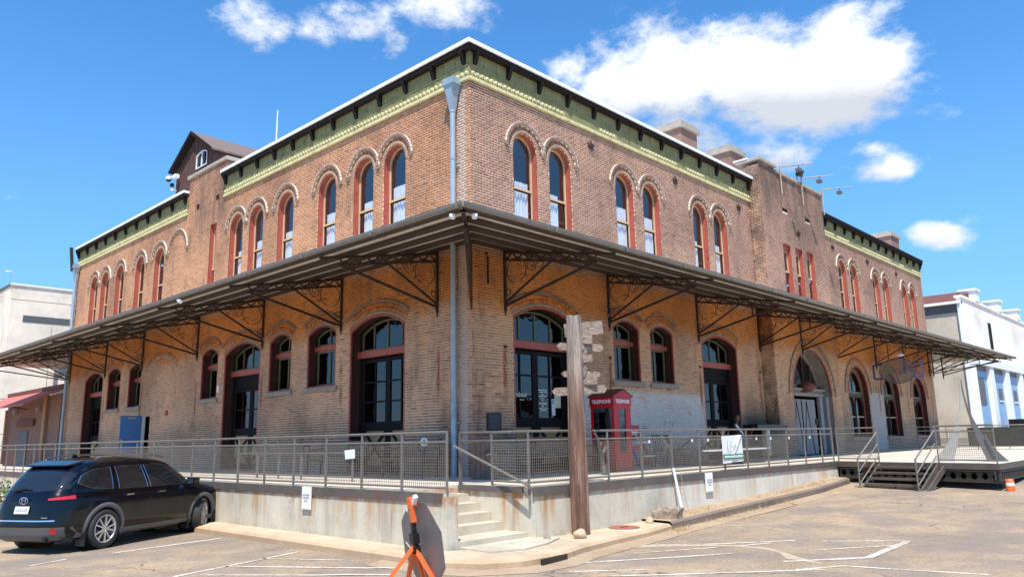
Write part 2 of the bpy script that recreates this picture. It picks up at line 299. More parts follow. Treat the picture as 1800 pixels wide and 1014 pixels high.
t.col(cc); t.bump(t.m_('SUBTRACT', t.m_('ADD', t.m_('MULTIPLY', vo.outputs['Distance'], .6), fine), t.m_('MULTIPLY', cr, 2)), .012, .9); t.set(.95, 0, .2)
paint('repair', (.46,.355,.25), .95, var=.25, scale=9)
t = NT('line_paint'); P = t.geo(); n = t.noise(P, 16, 6, .75); n3 = t.noise(P, 1.3, 5, .7); f_ = t.ss(t.m_('ADD', t.m_('MULTIPLY', n, .6), t.m_('MULTIPLY', n3, .4)), .46, .58); cc = t.mix(f_, (.70,.66,.58), (.37,.29,.21)); t.col(cc); t.set(.85)
t = NT('pole_wood'); P = t.geo(True); n = t.noise(P, 9, 8, .7, (1, 1, .07)); n2 = t.noise(P, 40, 4, .6, (1, 1, .06)); z = t.sep(P)[2]
cc = t.ramp(n, [(.32, (.055,.028,.02)), (.5, (.22,.115,.075)), (.66, (.40,.27,.20))]); cc = t.mix(t.ss(z, 1.9, 3.6), cc, t.ramp(n, [(.3, (.13,.10,.08)), (.6, (.46,.38,.32))])); cc = t.mix(t.m_('MULTIPLY', t.ss(n2, .52, .7), .6), cc, (.05,.03,.022)); t.col(cc); t.bump(t.m_('ADD', n, n2), .03, 1.0); t.set(.9)
t = NT('board_wood'); P = t.geo(True); n = t.noise(P, 6, 8, .7, (.3, 3, 6)); cc = t.ramp(n, [(.32, (.12,.085,.065)), (.5, (.28,.215,.175)), (.68, (.45,.37,.31))]); t.col(cc); t.bump(n, .01, .8); t.set(.9)
t = NT('haze_scrub'); t.col((.10,.14,.05)); t.set(.9)
# ------------------------------------------------------------------ mesh helpers
def tag(o, label=None, cat=None, group=None, kind=None):
    if label: o['label'] = label
    if cat: o['category'] = cat
    if group: o['group'] = group
    if kind: o['kind'] = kind
    return o
def thing(name, label, cat, loc=(0,0,0), rz=0, group=None):
    o = bpy.data.objects.new(name, None); o.empty_display_size = .2; COL.objects.link(o); o.location = loc; o.rotation_euler = (0, 0, rz)
    return tag(o, label, cat, group)
class MB:
    def __init__(s): s.v = []; s.f = []; s.mi = []; s.mats = []; s.cur = 0; s.sm = []
    def mat(s, name):
        if name not in s.mats: s.mats.append(name)
        s.cur = s.mats.index(name); return s
    def add(s, vs, fs, M=None, smooth=False):
        b = len(s.v)
        for p in vs:
            p = Vector(p)
            if M is not None: p = M @ p
            s.v.append(tuple(p))
        for f in fs: s.f.append(tuple(i+b for i in f)); s.mi.append(s.cur); s.sm.append(smooth)
        return s
    def box(s, a, b, M=None, taper=None):
        x0, y0, z0 = a; x1, y1, z1 = b
        vs = [(x0,y0,z0),(x1,y0,z0),(x1,y1,z0),(x0,y1,z0),(x0,y0,z1),(x1,y0,z1),(x1,y1,z1),(x0,y1,z1)]
        return s.add(vs, [(0,3,2,1),(4,5,6,7),(0,1,5,4),(1,2,6,5),(2,3,7,6),(3,0,4,7)], M)
    def tube(s, p, q, r, n=8, r2=None, cap=True, M=None, smooth=True):
        p = Vector(p); q = Vector(q); d = (q-p)
        if d.length < 1e-6: return s
        qn = d.normalized(); a = qn.orthogonal().normalized(); b = qn.cross(a); r2 = r if r2 is None else r2
        vs = []
        for (c, rr) in ((p, r), (q, r2)):
            for k in range(n):
                t_ = 2*math.pi*k/n + (math.pi/4 if n == 4 else 0); vs.append(c + a*rr*math.cos(t_) + b*rr*math.sin(t_))
        fs = [(k, (k+1) % n, n+(k+1) % n, n+k) for k in range(n)]
        s.add(vs, fs, M, smooth and n > 4)
        if cap: s.add(vs, [tuple(range(n))[::-1], tuple(range(n, 2*n))], M)
        return s
    def path(s, pts, r, n=6, M=None):
        for i in range(len(pts)-1): s.tube(pts[i], pts[i+1], r, n, M=M, cap=(i in (0, len(pts)-2)))
        return s
    def bar(s, p, q, w, h, M=None):
        """rectangular bar from p to q; h measured along z-ish, w across"""
        p = Vector(p); q = Vector(q); d = (q-p).normalized(); u = Vector((0,0,1))
        if abs(d.dot(u)) > .98: u = Vector((0,1,0))
        a = d.cross(u).normalized(); b = a.cross(d)
        vs = [c + a*sx*w/2 + b*sz*h/2 for c in (p, q) for (sx, sz) in ((-1,-1),(1,-1),(1,1),(-1,1))]
        return s.add(vs, [(0,3,2,1),(4,5,6,7),(0,1,5,4),(1,2,6,5),(2,3,7,6),(3,0,4,7)], M)
    def prism(s, poly, y0, y1, M=None):
        """poly in (x,z) extruded along y"""
        n = len(poly); vs = [(x, y0, z) for x, z in poly] + [(x, y1, z) for x, z in poly]
        return s.add(vs, [tuple(range(n)), tuple(range(2*n-1, n-1, -1))] + [(k, n+k, n+(k+1) % n, (k+1) % n) for k in range(n)], M)
    def prismz(s, poly, z0, z1, M=None):
        n = len(poly); vs = [(x, y, z0) for x, y in poly] + [(x, y, z1) for x, y in poly]
        return s.add(vs, [tuple(range(n))[::-1], tuple(range(n, 2*n))] + [(k, (k+1) % n, n+(k+1) % n, n+k) for k in range(n)], M)
    def lathe(s, prof, n=20, M=None, smooth=True):
        vs = [(r*math.cos(2*math.pi*k/n), r*math.sin(2*math.pi*k/n), z) for r, z in prof for k in range(n)]
        fs = [(i*n+k, i*n+(k+1) % n, (i+1)*n+(k+1) % n, (i+1)*n+k) for i in range(len(prof)-1) for k in range(n)]
        return s.add(vs, fs, M, smooth)
    def mesh(s, name):
        me = bpy.data.meshes.new(name); me.from_pydata(s.v, [], s.f)
        for mm in s.mats: me.materials.append(MATS[mm])
        me.polygons.foreach_set('material_index', s.mi); me.polygons.foreach_set('use_smooth', s.sm); me.update(); return me
    def build(s, name, parent=None, loc=(0,0,0), rz=0, **kw):
        o = bpy.data.objects.new(name, s.mesh(name)); COL.objects.link(o); o.parent = parent; o.location = loc; o.rotation_euler = (0, 0, rz)
        if kw: tag(o, **kw)
        return o
def B(mat): return MB().mat(mat)
def inst(o, parent=None, loc=None, rz=None, deep=True):
    c = o.copy(); COL.objects.link(c); c.parent = parent
    if loc is not None: c.location = loc
    if rz is not None: c.rotation_euler = (0, 0, rz)
    if deep:
        for ch in list(o.children): inst(ch, c)
    return c
def np_obj(name, V, F, mats, parent=None, tone=None, mi=None):
    me = bpy.data.meshes.new(name); V = np.asarray(V, np.float32); F = np.asarray(F, np.int32)
    me.vertices.add(len(V)); me.vertices.foreach_set('co', V.ravel()); k = F.shape[1]
    me.loops.add(F.size); me.loops.foreach_set('vertex_index', F.ravel()); me.polygons.add(len(F))
    me.polygons.foreach_set('loop_start', np.arange(0, F.size, k, dtype=np.int32)); me.polygons.foreach_set('loop_total', np.full(len(F), k, np.int32))
    for mm in mats: me.materials.append(MATS[mm])
    if mi is not None: me.polygons.foreach_set('material_index', np.asarray(mi, np.int32))
    me.update(calc_edges=True)
    if tone is not None:
        a = me.attributes.new('tone', 'FLOAT', 'FACE'); a.data.foreach_set('value', np.asarray(tone, np.float32))
    o = bpy.data.objects.new(name, me); COL.objects.link(o); o.parent = parent; return o
def text(name, s, size, M, mat, parent, align='CENTER', shear=0, ext=.0015, bold=0, sx=1):
    cu = bpy.data.curves.new(name, 'FONT'); cu.body = s; cu.size = size; cu.align_x = align; cu.shear = shear; cu.extrude = ext; cu.offset = bold; cu.resolution_u = 3
    tmp = bpy.data.objects.new('tmp', cu); COL.objects.link(tmp); dg = bpy.context.evaluated_depsgraph_get(); me = bpy.data.meshes.new_from_object(tmp.evaluated_get(dg)); bpy.data.objects.remove(tmp)
    me.transform(M @ Matrix.Diagonal((sx, 1, 1, 1))); me.materials.clear(); me.materials.append(MATS[mat]); me.name = name
    o = bpy.data.objects.new(name, me); COL.objects.link(o); o.parent = parent; return o
def faceM(o, u, v):
    """frame with text x along u, y along v"""
    u = Vector(u).normalized(); v = Vector(v).normalized(); n = u.cross(v); M = Matrix((u, v, n)).transposed().to_4x4(); M.translation = o; return M
SIDE_L = -R(90)      # wall-local frame (x along wall, -y outward) turned to the left facade
def gz(x, y):
    cl = lambda v, a, b: max(a, min(b, v))
    return -1.0 + .03*cl(x, 0, 9) + .055*cl(x-8.5, 0, 12)
# ------------------------------------------------------------------ ground
def ground():
    xs = sorted(set([-400,-200,-100,-60,-40,-30,-25] + [round(v, 2) for v in np.arange(-20, 30, .5)] + [30,35,40,50,60,80,120,200,400]))
    ys = sorted(set([-400,-200,-100,-60,-40,-30] + [float(v) for v in range(-25, 60, 1)] + [60,80,120,200,400]))
    V = [(x, y, gz(x, y) + (.012*math.sin(x*.7+y*.4)*math.cos(y*.5-x*.2) if -20 < x < 9 and y < -3.5 else 0)) for y in ys for x in xs]; nx = len(xs)
    F = [(j*nx+i, j*nx+i+1, (j+1)*nx+i+1, (j+1)*nx+i) for j in range(len(ys)-1) for i in range(nx-1)]
    o = np_obj('road', V, F, ['road']); tag(o, 'worn tan asphalt of the car park around the building', 'road', kind='structure')
    return lambda x, y: gz(x, y) + (.012*math.sin(x*.7+y*.4)*math.cos(y*.5-x*.2) if -20 < x < 9 and y < -3.5 else 0)
gr_h = ground()
LINES = [([(-7.43,-1.67),(-7.0,-1.53),(-4.96,-.9)],.1),([(-5.78,-1.09),(-5.06,-2.32)],.07),([(-6.51,-1.37),(-4.88,-3.9)],.08),([(-7.13,-1.83),(-5.42,-4.09)],.08),([(-8.47,1.27),(-7.83,1.6)],.09),([(-7.07,1.71),(-4.83,2.16)],.1),
 ([(-1.07,-5.17),(-.23,-5.99),(.84,-7.09)],.06),([(-.08,-6.56),(.43,-6.85)],.09),([(-1.79,-5.58),(-.46,-6.33)],.06),([(-3.16,-5.39),(-.88,-6.83)],.08),([(-3.7,-5.84),(-2.91,-6.58)],.06),([(-3.7,-6.43),(-1.45,-8.52)],.07),([(1.77,-5.1),(2.56,-5.96)],.06),
 ([(-1.14,-7.77),(-.94,-7.99)],.08),([(-1.0,-7.92),(-.11,-8.62),(1.69,-8.65)],.12),([(.98,-7.48),(1.69,-8.65)],.07),([(.19,-7.77),(1.14,-8.6)],.07),([(-1.72,-8.23),(-1.04,-8.59),(-.71,-10.32)],.09),([(-4.7,-4.58),(-4.0,-5.36)],.05),([(-2.44,-5.05),(-2.17,-5.22)],.12)]
mb = B('line_paint')
for pts, w in LINES:
    for a, b in zip(pts[:-1], pts[1:]):
        a = Vector((*a, 0)); b = Vector((*b, 0)); d = (b-a); n = max(1, int(d.length/.35)); s_ = Vector((-d.y, d.x, 0)).normalized()*w/2
        prev = None
        for k in range(n+1):
            p = a + d*(k/n); j = random.uniform(.75, 1.1); l = p - s_*j; r_ = p + s_*j
            cur = ((l.x, l.y, gr_h(l.x, l.y)+.006), (r_.x, r_.y, gr_h(r_.x, r_.y)+.006))
            if prev: mb.add([prev[0], prev[1], cur[1], cur[0]], [(0,1,2,3)])
            prev = cur
mb.build('road_marking', kind='structure', label='worn white parking lines on the tan asphalt', cat='road marking')
mb = B('repair')
for pts, w in (([(-1.15,-5.15),(-.75,-5.5),(-.3,-6.05),(-.12,-6.5),(-.1,-7.0),(-.35,-7.4),(-.75,-7.75),(-1.0,-8.3)],.22),([(3.2,-5.4),(2.6,-6.1),(2.2,-6.6)],.07),([(-5.6,2.3),(-6.8,.9),(-7.3,-.6),(-8.2,-1.4)],.03)):
    prev = None
    for a in pts:
        i_ = pts.index(a); d = Vector(pts[min(i_+1, len(pts)-1)])-Vector(pts[max(0, i_-1)]); q = Vector((-d.y, d.x)).normalized()*w/2*random.uniform(.25,1.5); cur = [(a[0]-q.x, a[1]-q.y), (a[0]+q.x, a[1]+q.y)]
        if prev: mb.add([(*prev[0], gr_h(*prev[0])+.003), (*prev[1], gr_h(*prev[1])+.003), (*cur[1], gr_h(*cur[1])+.003), (*cur[0], gr_h(*cur[0])+.003)], [(0,1,2,3)])
        prev = cur
mb.build('road_repair', kind='structure', label='pale filled cracks crossing the tan asphalt', cat='road repair')
# kerb strip in front of the platform wall
KE = [(-4.72,34),(-4.72,6),(-4.72,-2.9),(-4.74,-4.2),(-4.45,-4.85),(-3.9,-5.15),(-3.05,-5.2),(-2.3,-4.98),(-1.2,-4.82),(-.1,-4.72),(0.9,-4.62)]
WE = [(-4.1,34),(-4.1,6),(-4.1,-2.9),(-4.1,-3.73),(-3.9,-3.9),(-3.6,-4.0),(-3.05,-4.0),(-2.4,-3.9),(-1.2,-3.9),(-.1,-3.9),(.9,-3.9)]
def stripz(x): return -.865 + .03*max(0, min(9, x)) + .055*max(0, min(12, x-8.5))
def strip(K, Wl, name, mat_top, mat_side, label, cat, up=0):
    mb = B(mat_top); stripz = lambda x: globals()['stripz'](x)+up
    for i in range(len(K)-1):
        a, b, c, d = K[i], K[i+1], Wl[i+1], Wl[i]; q = .06
        def inn(p, w_): v = Vector((w_[0]-p[0], w_[1]-p[1])).normalized(); return (p[0]+v.x*q, p[1]+v.y*q)
        a2, b2 = inn(a, d), inn(b, c)
        mb.mat(mat_top); mb.add([(*a2, stripz(a[0])), (*b2, stripz(b[0])), (*c, stripz(c[0])+.015), (*d, stripz(d[0])+.015)], [(0,1,2,3)])
        mb.mat(mat_side); mb.add([(*a, stripz(a[0])-.04), (*b, stripz(b[0])-.04), (*b2, stripz(b[0])), (*a2, stripz(a[0]))], [(0,1,2,3)])
        mb.add([(*a, gz(*a)-.1), (*b, gz(*b)-.1), (*b, stripz(b[0])-.04), (*a, stripz(a[0])-.04)], [(0,1,2,3)])
    return mb.build(name, kind='structure', label=label, cat=cat)
strip(KE, WE, 'pavement_strip', 'conc_strip', 'conc_kerb', 'pale concrete strip and rounded kerb at the foot of the platform wall', 'pavement')
K2 = [(.905,-4.62),(3,-4.56),(6,-4.52),(8.5,-4.5),(10.6,-4.45)]; W2_ = [(.905,-3.9),(3,-3.9),(6,-3.9),(8.5,-3.9),(10.6,-3.9)]
strip(K2, W2_, 'kerb', 'gutter_conc', 'kerb_dark', 'dark stone kerb with dusty strip under the right platform wall', 'kerb', .045)
mb = B('gutter_conc')
GK = KE[2:] + K2[1:]; 
for i in range(len(GK)-1):
    a = Vector(GK[i]); b = Vector(GK[i+1]); t0 = Vector((0,-1)) if a.x > -2 else Vector((-1,-.4)) if a.x < -4.2 else Vector((-.4,-1)); t1 = Vector((0,-1)) if b.x > -2 else Vector((-1,-.4)) if b.x < -4.2 else Vector((-.4,-1)); a2 = a+t0*.42; b2 = b+t1*.42
    mb.add([(*a, gr_h(*a)+.02), (*b, gr_h(*b)+.02), (*b2, gr_h(*b2)+.006), (*a2, gr_h(*a2)+.006)], [(0,1,2,3)])
mb.build('gutter_strip', kind='structure', label='dusty concrete gutter along the kerb', cat='gutter')
# ------------------------------------------------------------------ the brick depot
BLD = thing('brick_depot', 'two-storey tan brick depot with arched windows filling the middle of the picture', 'building')
def fR(y0=0.0):
    return lambda s, d, z: np.stack([s, y0+d, z], -1)
def fL(x0=0.0):
    return lambda s, d, z: np.stack([x0+d, -s, z], -1)
BH, BLn = .069, .2135
def geom(op):
    w = op['w']; r_ = op['rise']
    if r_ <= 0: return None
    Rr = (w*w/4 + r_*r_)/(2*r_); return Rr, op['zs']+r_-Rr
def excl(op, z, ring=True):
    """half width kept free of plain bricks at height z"""
    if z < op['z0']: return 0
    if op['rise'] <= 0: return op['w']/2 if z < op['zs'] else 0
    Rr, cz = geom(op)
    if z < op['zs']: return op['w']/2
    Ro = Rr + (op.get('ring', .115) if ring else 0)
    if z >= cz+Ro: return 0
    hw = math.sqrt(max(0, Ro*Ro-(z-cz)**2))
    if op['rise'] < op['w']/2*.9 and ring: # segmental: ring only over the arc's own angle
        th = math.asin(op['w']/2/Rr); hw = min(hw, (z-cz)*math.tan(th)) if z-cz > 0 else 0; hw = max(hw, op['w']/2 if z < op['zs']+.01 else 0)
    return hw
ONE = []   # candidate single bricks
def brick_face(name, s0, s1, z0, z1, ops, frame, side, keep=False):
    boxes = []; strips = []
    nc0 = int(round(z0/BH)); nc1 = int(math.ceil(z1/BH))
    for c in range(nc0, nc1):
        zb = c*BH; zt = min(zb+BH, z1); zc = (zb+zt)/2; head = (c % 7 == 3)
        ex = []; ex2 = []
        for op in ops:
            h = excl(op, zc);  h2 = excl(op, min(zb, zc), False) if zc > op['z0'] else 0
            if op['rise'] > 0 and zc > op['zs']: h2 = excl(op, zb, False)
            if h > 0: ex.append((op['c']-h, op['c']+h))
            if h2 > 0: ex2.append((op['c']-h2, op['c']+h2))
        def cut(E_):
            iv = [(s0, s1)]
            for a, b in sorted(E_):
                nx = []
                for u, v in iv:
                    if b <= u or a >= v: nx.append((u, v)); continue
                    if a > u: nx.append((u, a))
                    if b < v: nx.append((b, v))
                iv = nx
            return iv
        for u, v in cut(ex2): strips.append((u, v, zb, zt))
        if zt-zb < .03: continue
        L_ = BLn/2 if head else BLn; off = (.5*L_ if c % 2 else 0) + (.03 if head else 0)
        for u, v in cut(ex):
            k = math.floor((u-off)/L_)
            a = off + k*L_
            while a < v:
                p = max(a, u); q = min(a+L_, v)
                if q-p > .035: boxes.append((p+.006 if p > u+1e-6 else p, q-.006 if q < v-1e-6 else q, zb+.0105, zt-.0105, 1 if (q-p > BLn*.99) else 0))
                a += L_
    bx = np.array(boxes); n = len(bx)
    tone = np.random.beta(2.2, 2.2, n); rnd = np.random.rand(n)
    pro = .0005 + .003*np.random.rand(n)
    sel = np.zeros(n, bool)
    if keep:
        mid = frame((bx[:,0]+bx[:,1])/2, np.zeros(n), (bx[:,2]+bx[:,3])/2)
        dist = np.linalg.norm(mid - np.array([-12.38, -13.07, .82]), axis=1); dist[bx[:,4] < .5] = 1e9; dist[mid[:,2] > 2.4] = 1e9
        near = np.argsort(dist)[:150]; sel[near] = True
        for i in near: ONE.append((side, mid[i]))
    bb = bx[~sel]; n = len(bb); tone = tone[~sel]; pro = pro[~sel]
    S = np.stack([bb[:,0], bb[:,1], bb[:,1], bb[:,0]]*2, 1); Zs = np.stack([bb[:,2], bb[:,2], bb[:,3], bb[:,3]]*2, 1)
    Dd = np.stack([-pro]*4+[np.full(n, .014)]*4, 1)
    V = frame(S.ravel(), Dd.ravel(), Zs.ravel())
    base = (np.arange(n)*8)[:, None, None]; q = np.array([[0,1,2,3],[3,2,6,7],[4,5,1,0],[4,0,3,7],[1,5,6,2]])
    F = (base + q[None]).reshape(-1, 4)
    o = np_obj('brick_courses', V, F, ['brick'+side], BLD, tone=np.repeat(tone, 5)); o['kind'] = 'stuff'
    st = np.array(strips); m_ = len(st)
    S = np.stack([st[:,0], st[:,1], st[:,1], st[:,0]], 1); Zs = np.stack([st[:,2], st[:,2], st[:,3], st[:,3]], 1)
    V = frame(S.ravel(), np.full(m_*4, .0035), Zs.ravel()); F = np.arange(m_*4).reshape(-1, 4)
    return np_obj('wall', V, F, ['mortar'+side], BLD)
def rings(ops, frame, side, name='arch'):
    """voussoir rings, one arch part per opening"""
    for op in ops:
        if op['rise'] <= 0: continue
        Rr, cz = geom(op); thm = math.asin(min(1, op['w']/2/Rr)); V = []; F = []; mi = []; tone = []
        def vo(r0, r1, d0, d1, mat, th0=-thm, th1=thm, step=.072, gap=.13):
            nb = max(3, int((th1-th0)*(r0+r1)/2/step)); dth = (th1-th0)/nb
            for k in range(nb):
                a = th0+dth*(k+gap/2 if gap else k); b = th0+dth*(k+1-gap/2 if gap else k+1); j = random.uniform(0, .004)
                ps = [(r0, a), (r0, b), (r1, b), (r1, a)]
                base = len(V)
                for d in (d0-j, d1):
                    for r_, th in ps: V.append((op['c']+r_*math.sin(th), d, cz+r_*math.cos(th)))
                for f in ((0,1,2,3),(4,7,6,5),(0,4,5,1),(1,5,6,2),(2,6,7,3),(3,7,4,0)): F.append([i+base for i in f]); mi.append(mat); tone.append(random.random())
        for lay in op['layers']: vo(*lay)
        A = np.array(V); np_obj(name, frame(A[:,0], A[:,1], A[:,2]), F, ['brick'+side, 'mortar'+side, 'arch_brick', 'hood_brick', 'hood_lime', 'red_paint'], BLD, tone=tone, mi=mi)
def up_op(c, w=.93, blind=False):
    Rr = w/2
    L_ = [(Rr, Rr+.105, -.012, .17, 2), (Rr+.005, Rr+.2, .004, .03, 1, -math.pi/2, math.pi/2, .2, 0), (Rr+.11, Rr+.195, -.004, .02, 0, -math.pi/2, math.pi/2),
          (Rr+.205, Rr+.305, -.055, .02, 3, -1.50, 1.50, .072, .30), (Rr+.21, Rr+.30, -.042, .02, 1, -1.50, 1.50, .2, 0), (Rr+.303, Rr+.318, -.060, .02, 4, -1.5, 1.5, .12, 0), (Rr+.20, Rr+.32, -.06, .02, 3, -1.60, -1.50), (Rr+.20, Rr+.32, -.06, .02, 3, 1.50, 1.60)]
    return dict(c=c, w=w, z0=5.86, zs=8.37, rise=w/2, ring=.19, layers=L_)
def gr_op(c, w, z0, zs, rise, tall=False):
    op = dict(c=c, w=w, z0=z0, zs=zs, rise=rise, ring=.34); Rr, cz = geom(op); th = math.asin(w/2/Rr)
    op['layers'] = [(Rr, Rr+.11, -.006, .35, 2), (Rr+.115, Rr+.225, -.006, .02, 0), (Rr+.23, Rr+.335, -.002, .02, 0), (Rr, Rr+.34, .006, .03, 1, -th, th, .2, 0), (Rr+.34, Rr+.40, -.035, .02, 3, -th*1.0, th*1.0), (Rr-.035, Rr-.002, -.02, .05, 5, -th, th, .15, 0)]
    return op
def rect_op(c, w, z0, z1): return dict(c=c, w=w, z0=z0, zs=z1, rise=0)
UR = [2.02,3.46,6.55,8.02,11.08,12.5,24.12,25.58,28.65,30.12,33.15,34.56]
UL = [3.02,4.46,6.33,8.73,10.66,12.08,18.7,20.72,23.02,24.85,26.28]
GWR = [(6.29,1.34),(8.18,1.32)]; GDR = [(2.66,2.48),(11.82,2.48)]; GOR = [(24.6,2.5),(29.12,2.36),(33.62,2.26)]
GWL = [(6.4,1.5),(8.73,1.34),(13.57,1.28),(20.37,1.34),(22.7,1.5)]; GDL = [(3.73,2.46),(11.2,2.5),(25.2,2.4)]
opsR = [up_op(c) for c in UR] + [gr_op(c, w, 2.4, 3.97, .24) for c, w in GWR] + [gr_op(c, w, -.1, 3.84, .36) for c, w in GDR] + [gr_op(c, w, .62, 2.6, w/2) for c, w in GOR]
opsL = [up_op(-c, .95) for c in UL] + [gr_op(-c, w, 2.4, 3.97, .24) for c, w in GWL] + [gr_op(-c, w, -.1, 3.84, .36) for c, w in GDL] + [rect_op(-13.9, .5, 5.9, 8.9), rect_op(-18.95, .85, -.1, 2.0)]
WALLR = brick_face('R1', 0, 15.0, 0, 9.72, [o for o in opsR if o['c'] < 15], fR(), 'R', True)
brick_face('R2', 21.1, 36.55, 0, 9.72, [o for o in opsR if o['c'] > 21], fR(), 'R')
WALLL = brick_face('L1', -28.85, 0, 0, 9.72, opsL, fL(), 'L', True)
brick_face('L2', -16.2, -13.1, 9.73, 11.2, [], fL(), 'L')
PVY = -.5
def rp(c, w, z0, z1): return rect_op(c, w, z0, z1)
portal = gr_op(18.25, 3.75, -.1, 2.3, 1.86)
opsP = [rp(16.98, .72, 5.9, 8.25), rp(18.1, .70, 5.9, 8.28), rp(19.23, .72, 5.9, 8.3), portal, rp(17.1, .5, 9.6, 9.83), rp(19.3, .5, 9.6, 9.83)]
brick_face('P', 15.0, 21.1, 0, 11.2, opsP, fR(PVY), 'R'); brick_face('PS', 0, .5, 0, 11.2, [], fL(15.0), 'R')
brick_face('PP', 15.0, 16.4, 11.2, 11.36, [], fR(PVY), 'R')
rings(opsR, fR(), 'R'); rings(opsL, fL(), 'L'); rings([portal], fR(PVY), 'R')
bo = up_op(-16.95, 1.25); bo['layers'] = bo['layers'][3:]; rings([bo], fL(), 'L', 'blind_arch')
bo = gr_op(-17.75, 2.9, 0, 3.75, .5); bo['layers'] = [bo['layers'][0][:2]+(-.008,.02,2), bo['layers'][1]]; rings([bo], fL(), 'L', 'blind_arch')
# single bricks nearest the street corner
bm_ = B('brick_oneR').box((-.1013, -.004, -.029), (.1013, .014, .029)).mesh('brick')
bl_ = B('brick_oneL').box((-.1013, -.004, -.029), (.1013, .014, .029)).mesh('brick')
for side, p in ONE:
    o = bpy.data.objects.new('brick', bm_ if side == 'R' else bl_); COL.objects.link(o); o.location = p; o.parent = WALLR if side == 'R' else WALLL
    if side == 'L': o.rotation_euler = (0, 0, SIDE_L)
# shell: back walls, floors, roof, pavilion sides
for a, b in (((8.45, 8.5, -.2), (36.4, 8.7, 10.4)), ((8.2, 8.5, -.2), (8.4, 28.7, 10.4))): B('interior').box(a, b).build('inner_wall', BLD)
for a, b in (((.6, .6, 5.62), (36.4, 8.49, 5.72)), ((.6, 8.5, 5.62), (8.19, 28.7, 5.72))): B('interior').box(a, b).build('upper_floor', BLD)
for a, b in (((36.42, .012, 0), (36.55, 14, 10.4)), ((.012, 28.72, 0), (14, 28.85, 10.4)), ((21.0, -.488, 0), (21.095, .3, 11.1)), ((15.41, .02, 9.7), (20.99, .35, 11.15)), ((.012, 13.12, 9.74), (.4, 16.18, 11.15)), ((15.012,-.488,9.9),(15.4,.3,11.19))): B('far_red_brick').box(a, b).build('side_wall', BLD)
B('white_trim').box((.35, .35, 10.50), (36.4, 14, 10.585)).build('roof', BLD); B('white_trim').box((.42, 14.002, 10.50), (14, 28.7, 10.585)).build('roof', BLD)
for a, b in (((14.93, -.60, 11.36), (16.45, .42, 11.47)), ((16.45, -.58, 11.2), (21.2, .40, 11.30)), ((-.07, 13.0, 11.2), (.5, 16.3, 11.32))): B('coping').box(a, b).build('coping', BLD)
mb = B('white_trim'); mb.box((14.9, -.1, 11.472), (16.5, .5, 11.52)); mb.build('cap_flashing', BLD)
# reveals + frames --------------------------------------------------
def outline(w, z0, zs, rise, n=12):
    P_ = [(-w/2, z0)]
    if rise <= 0: return P_ + [(-w/2, zs), (w/2, zs), (w/2, z0)]
    Rr = (w*w/4+rise*rise)/(2*rise); cz = zs+rise-Rr; th = math.asin(min(1, w/2/Rr))
    P_ += [(Rr*math.sin(a), cz+Rr*math.cos(a)) for a in np.linspace(-th, th, n+1)]
    return P_ + [(w/2, z0)]
def inset(w, z0, zs, rise, t_):
    if rise <= 0: return (w-2*t_, z0+t_, zs-t_, 0)
    Rr = (w*w/4+rise*rise)/(2*rise); cz = zs+rise-Rr; R2 = Rr-t_; w2 = w-2*t_; zz = cz+math.sqrt(max(0, R2*R2-w2*w2/4)); return (w2, z0+t_, zz, cz+R2-zz)
def reveal(mb, w, z0, zs, rise, d0, d1):
    P_ = outline(w, z0, zs, rise)
    for (a, b) in zip(P_[:-1], P_[1:]): mb.add([(a[0], d0, a[1]), (b[0], d0, b[1]), (b[0], d1, b[1]), (a[0], d1, a[1])], [(3,2,1,0)])
    a, b = P_[-1], P_[0]; mb.add([(a[0], d0, a[1]), (b[0], d0, b[1]), (b[0], d1, b[1]), (a[0], d1, a[1])], [(3,2,1,0)])
def frame_ring(mb, w, z0, zs, rise, t_, d0, d1):
    A = outline(w, z0, zs, rise); Bq = outline(*inset(w, z0, zs, rise, t_)); n = len(A)
    for i in range(n):
        j = (i+1) % n; a, b, c, d = A[i], A[j], Bq[j], Bq[i]
        mb.add([(a[0],d0,a[1]),(b[0],d0,b[1]),(c[0],d0,c[1]),(d[0],d0,d[1]),(d[0],d1,d[1]),(c[0],d1,c[1])], [(3,2,1,0),(3,4,5,2)])
def pane(w, z0, zs, rise, d): 
    P_ = outline(w, z0, zs, rise); return MB().mat('pane_glass').add([(x, d, z) for x, z in P_], [tuple(range(len(P_)))[::-1]])
def sill_box(mb, w, z): mb.box((-w/2-.12, -.07, z-.12), (w/2+.12, .3, z))
# upper window prototype
def upper_window(w):
    mb = B('red_paint'); reveal(mb, w, 5.88, 8.37, w/2, .0, .2)
    mb.mat('cream_paint'); frame_ring(mb, w-.004, 5.9, 8.37, w/2-.002, .030, .19, .26); mb.mat('red_paint'); mb.box((-w/2, .20, 5.8), (w/2, .3, 5.9))
    fr = mb.build('window', BLD)
    s = B('cream_paint'); a = inset(w, 5.9, 8.37, w/2, .03); frame_ring(s, a[0], 7.36, a[2], a[3], .028, .195, .225); s.box((-a[0]/2, .19, 7.33), (a[0]/2, .235, 7.365)); s.mat('black_wood'); frame_ring(s, a[0], 5.93, 7.33, 0, .035, .225, .255)
    s.build('sash', fr)
    g = pane(a[0]-.06, 7.39, a[2], a[3]-.03, .205); g.build('pane', fr); pane(a[0]-.06, 5.96, 7.31, 0, .24).build('pane', fr)
    c = B('curtain'); n = 70; zs_ = [5.95, 6.6, 7.2, 7.8]; ww = a[0]*.96
    vs = [(-ww/2+ww*i/n, .285+.018*math.sin(i*.62)+.008*math.sin(i*.23), z) for z in zs_ for i in range(n+1)]
    c.add(vs, [(j*(n+1)+i, j*(n+1)+i+1, (j+1)*(n+1)+i+1, (j+1)*(n+1)+i) for j in range(3) for i in range(n)], smooth=True); c.build('curtain', fr)
    return fr
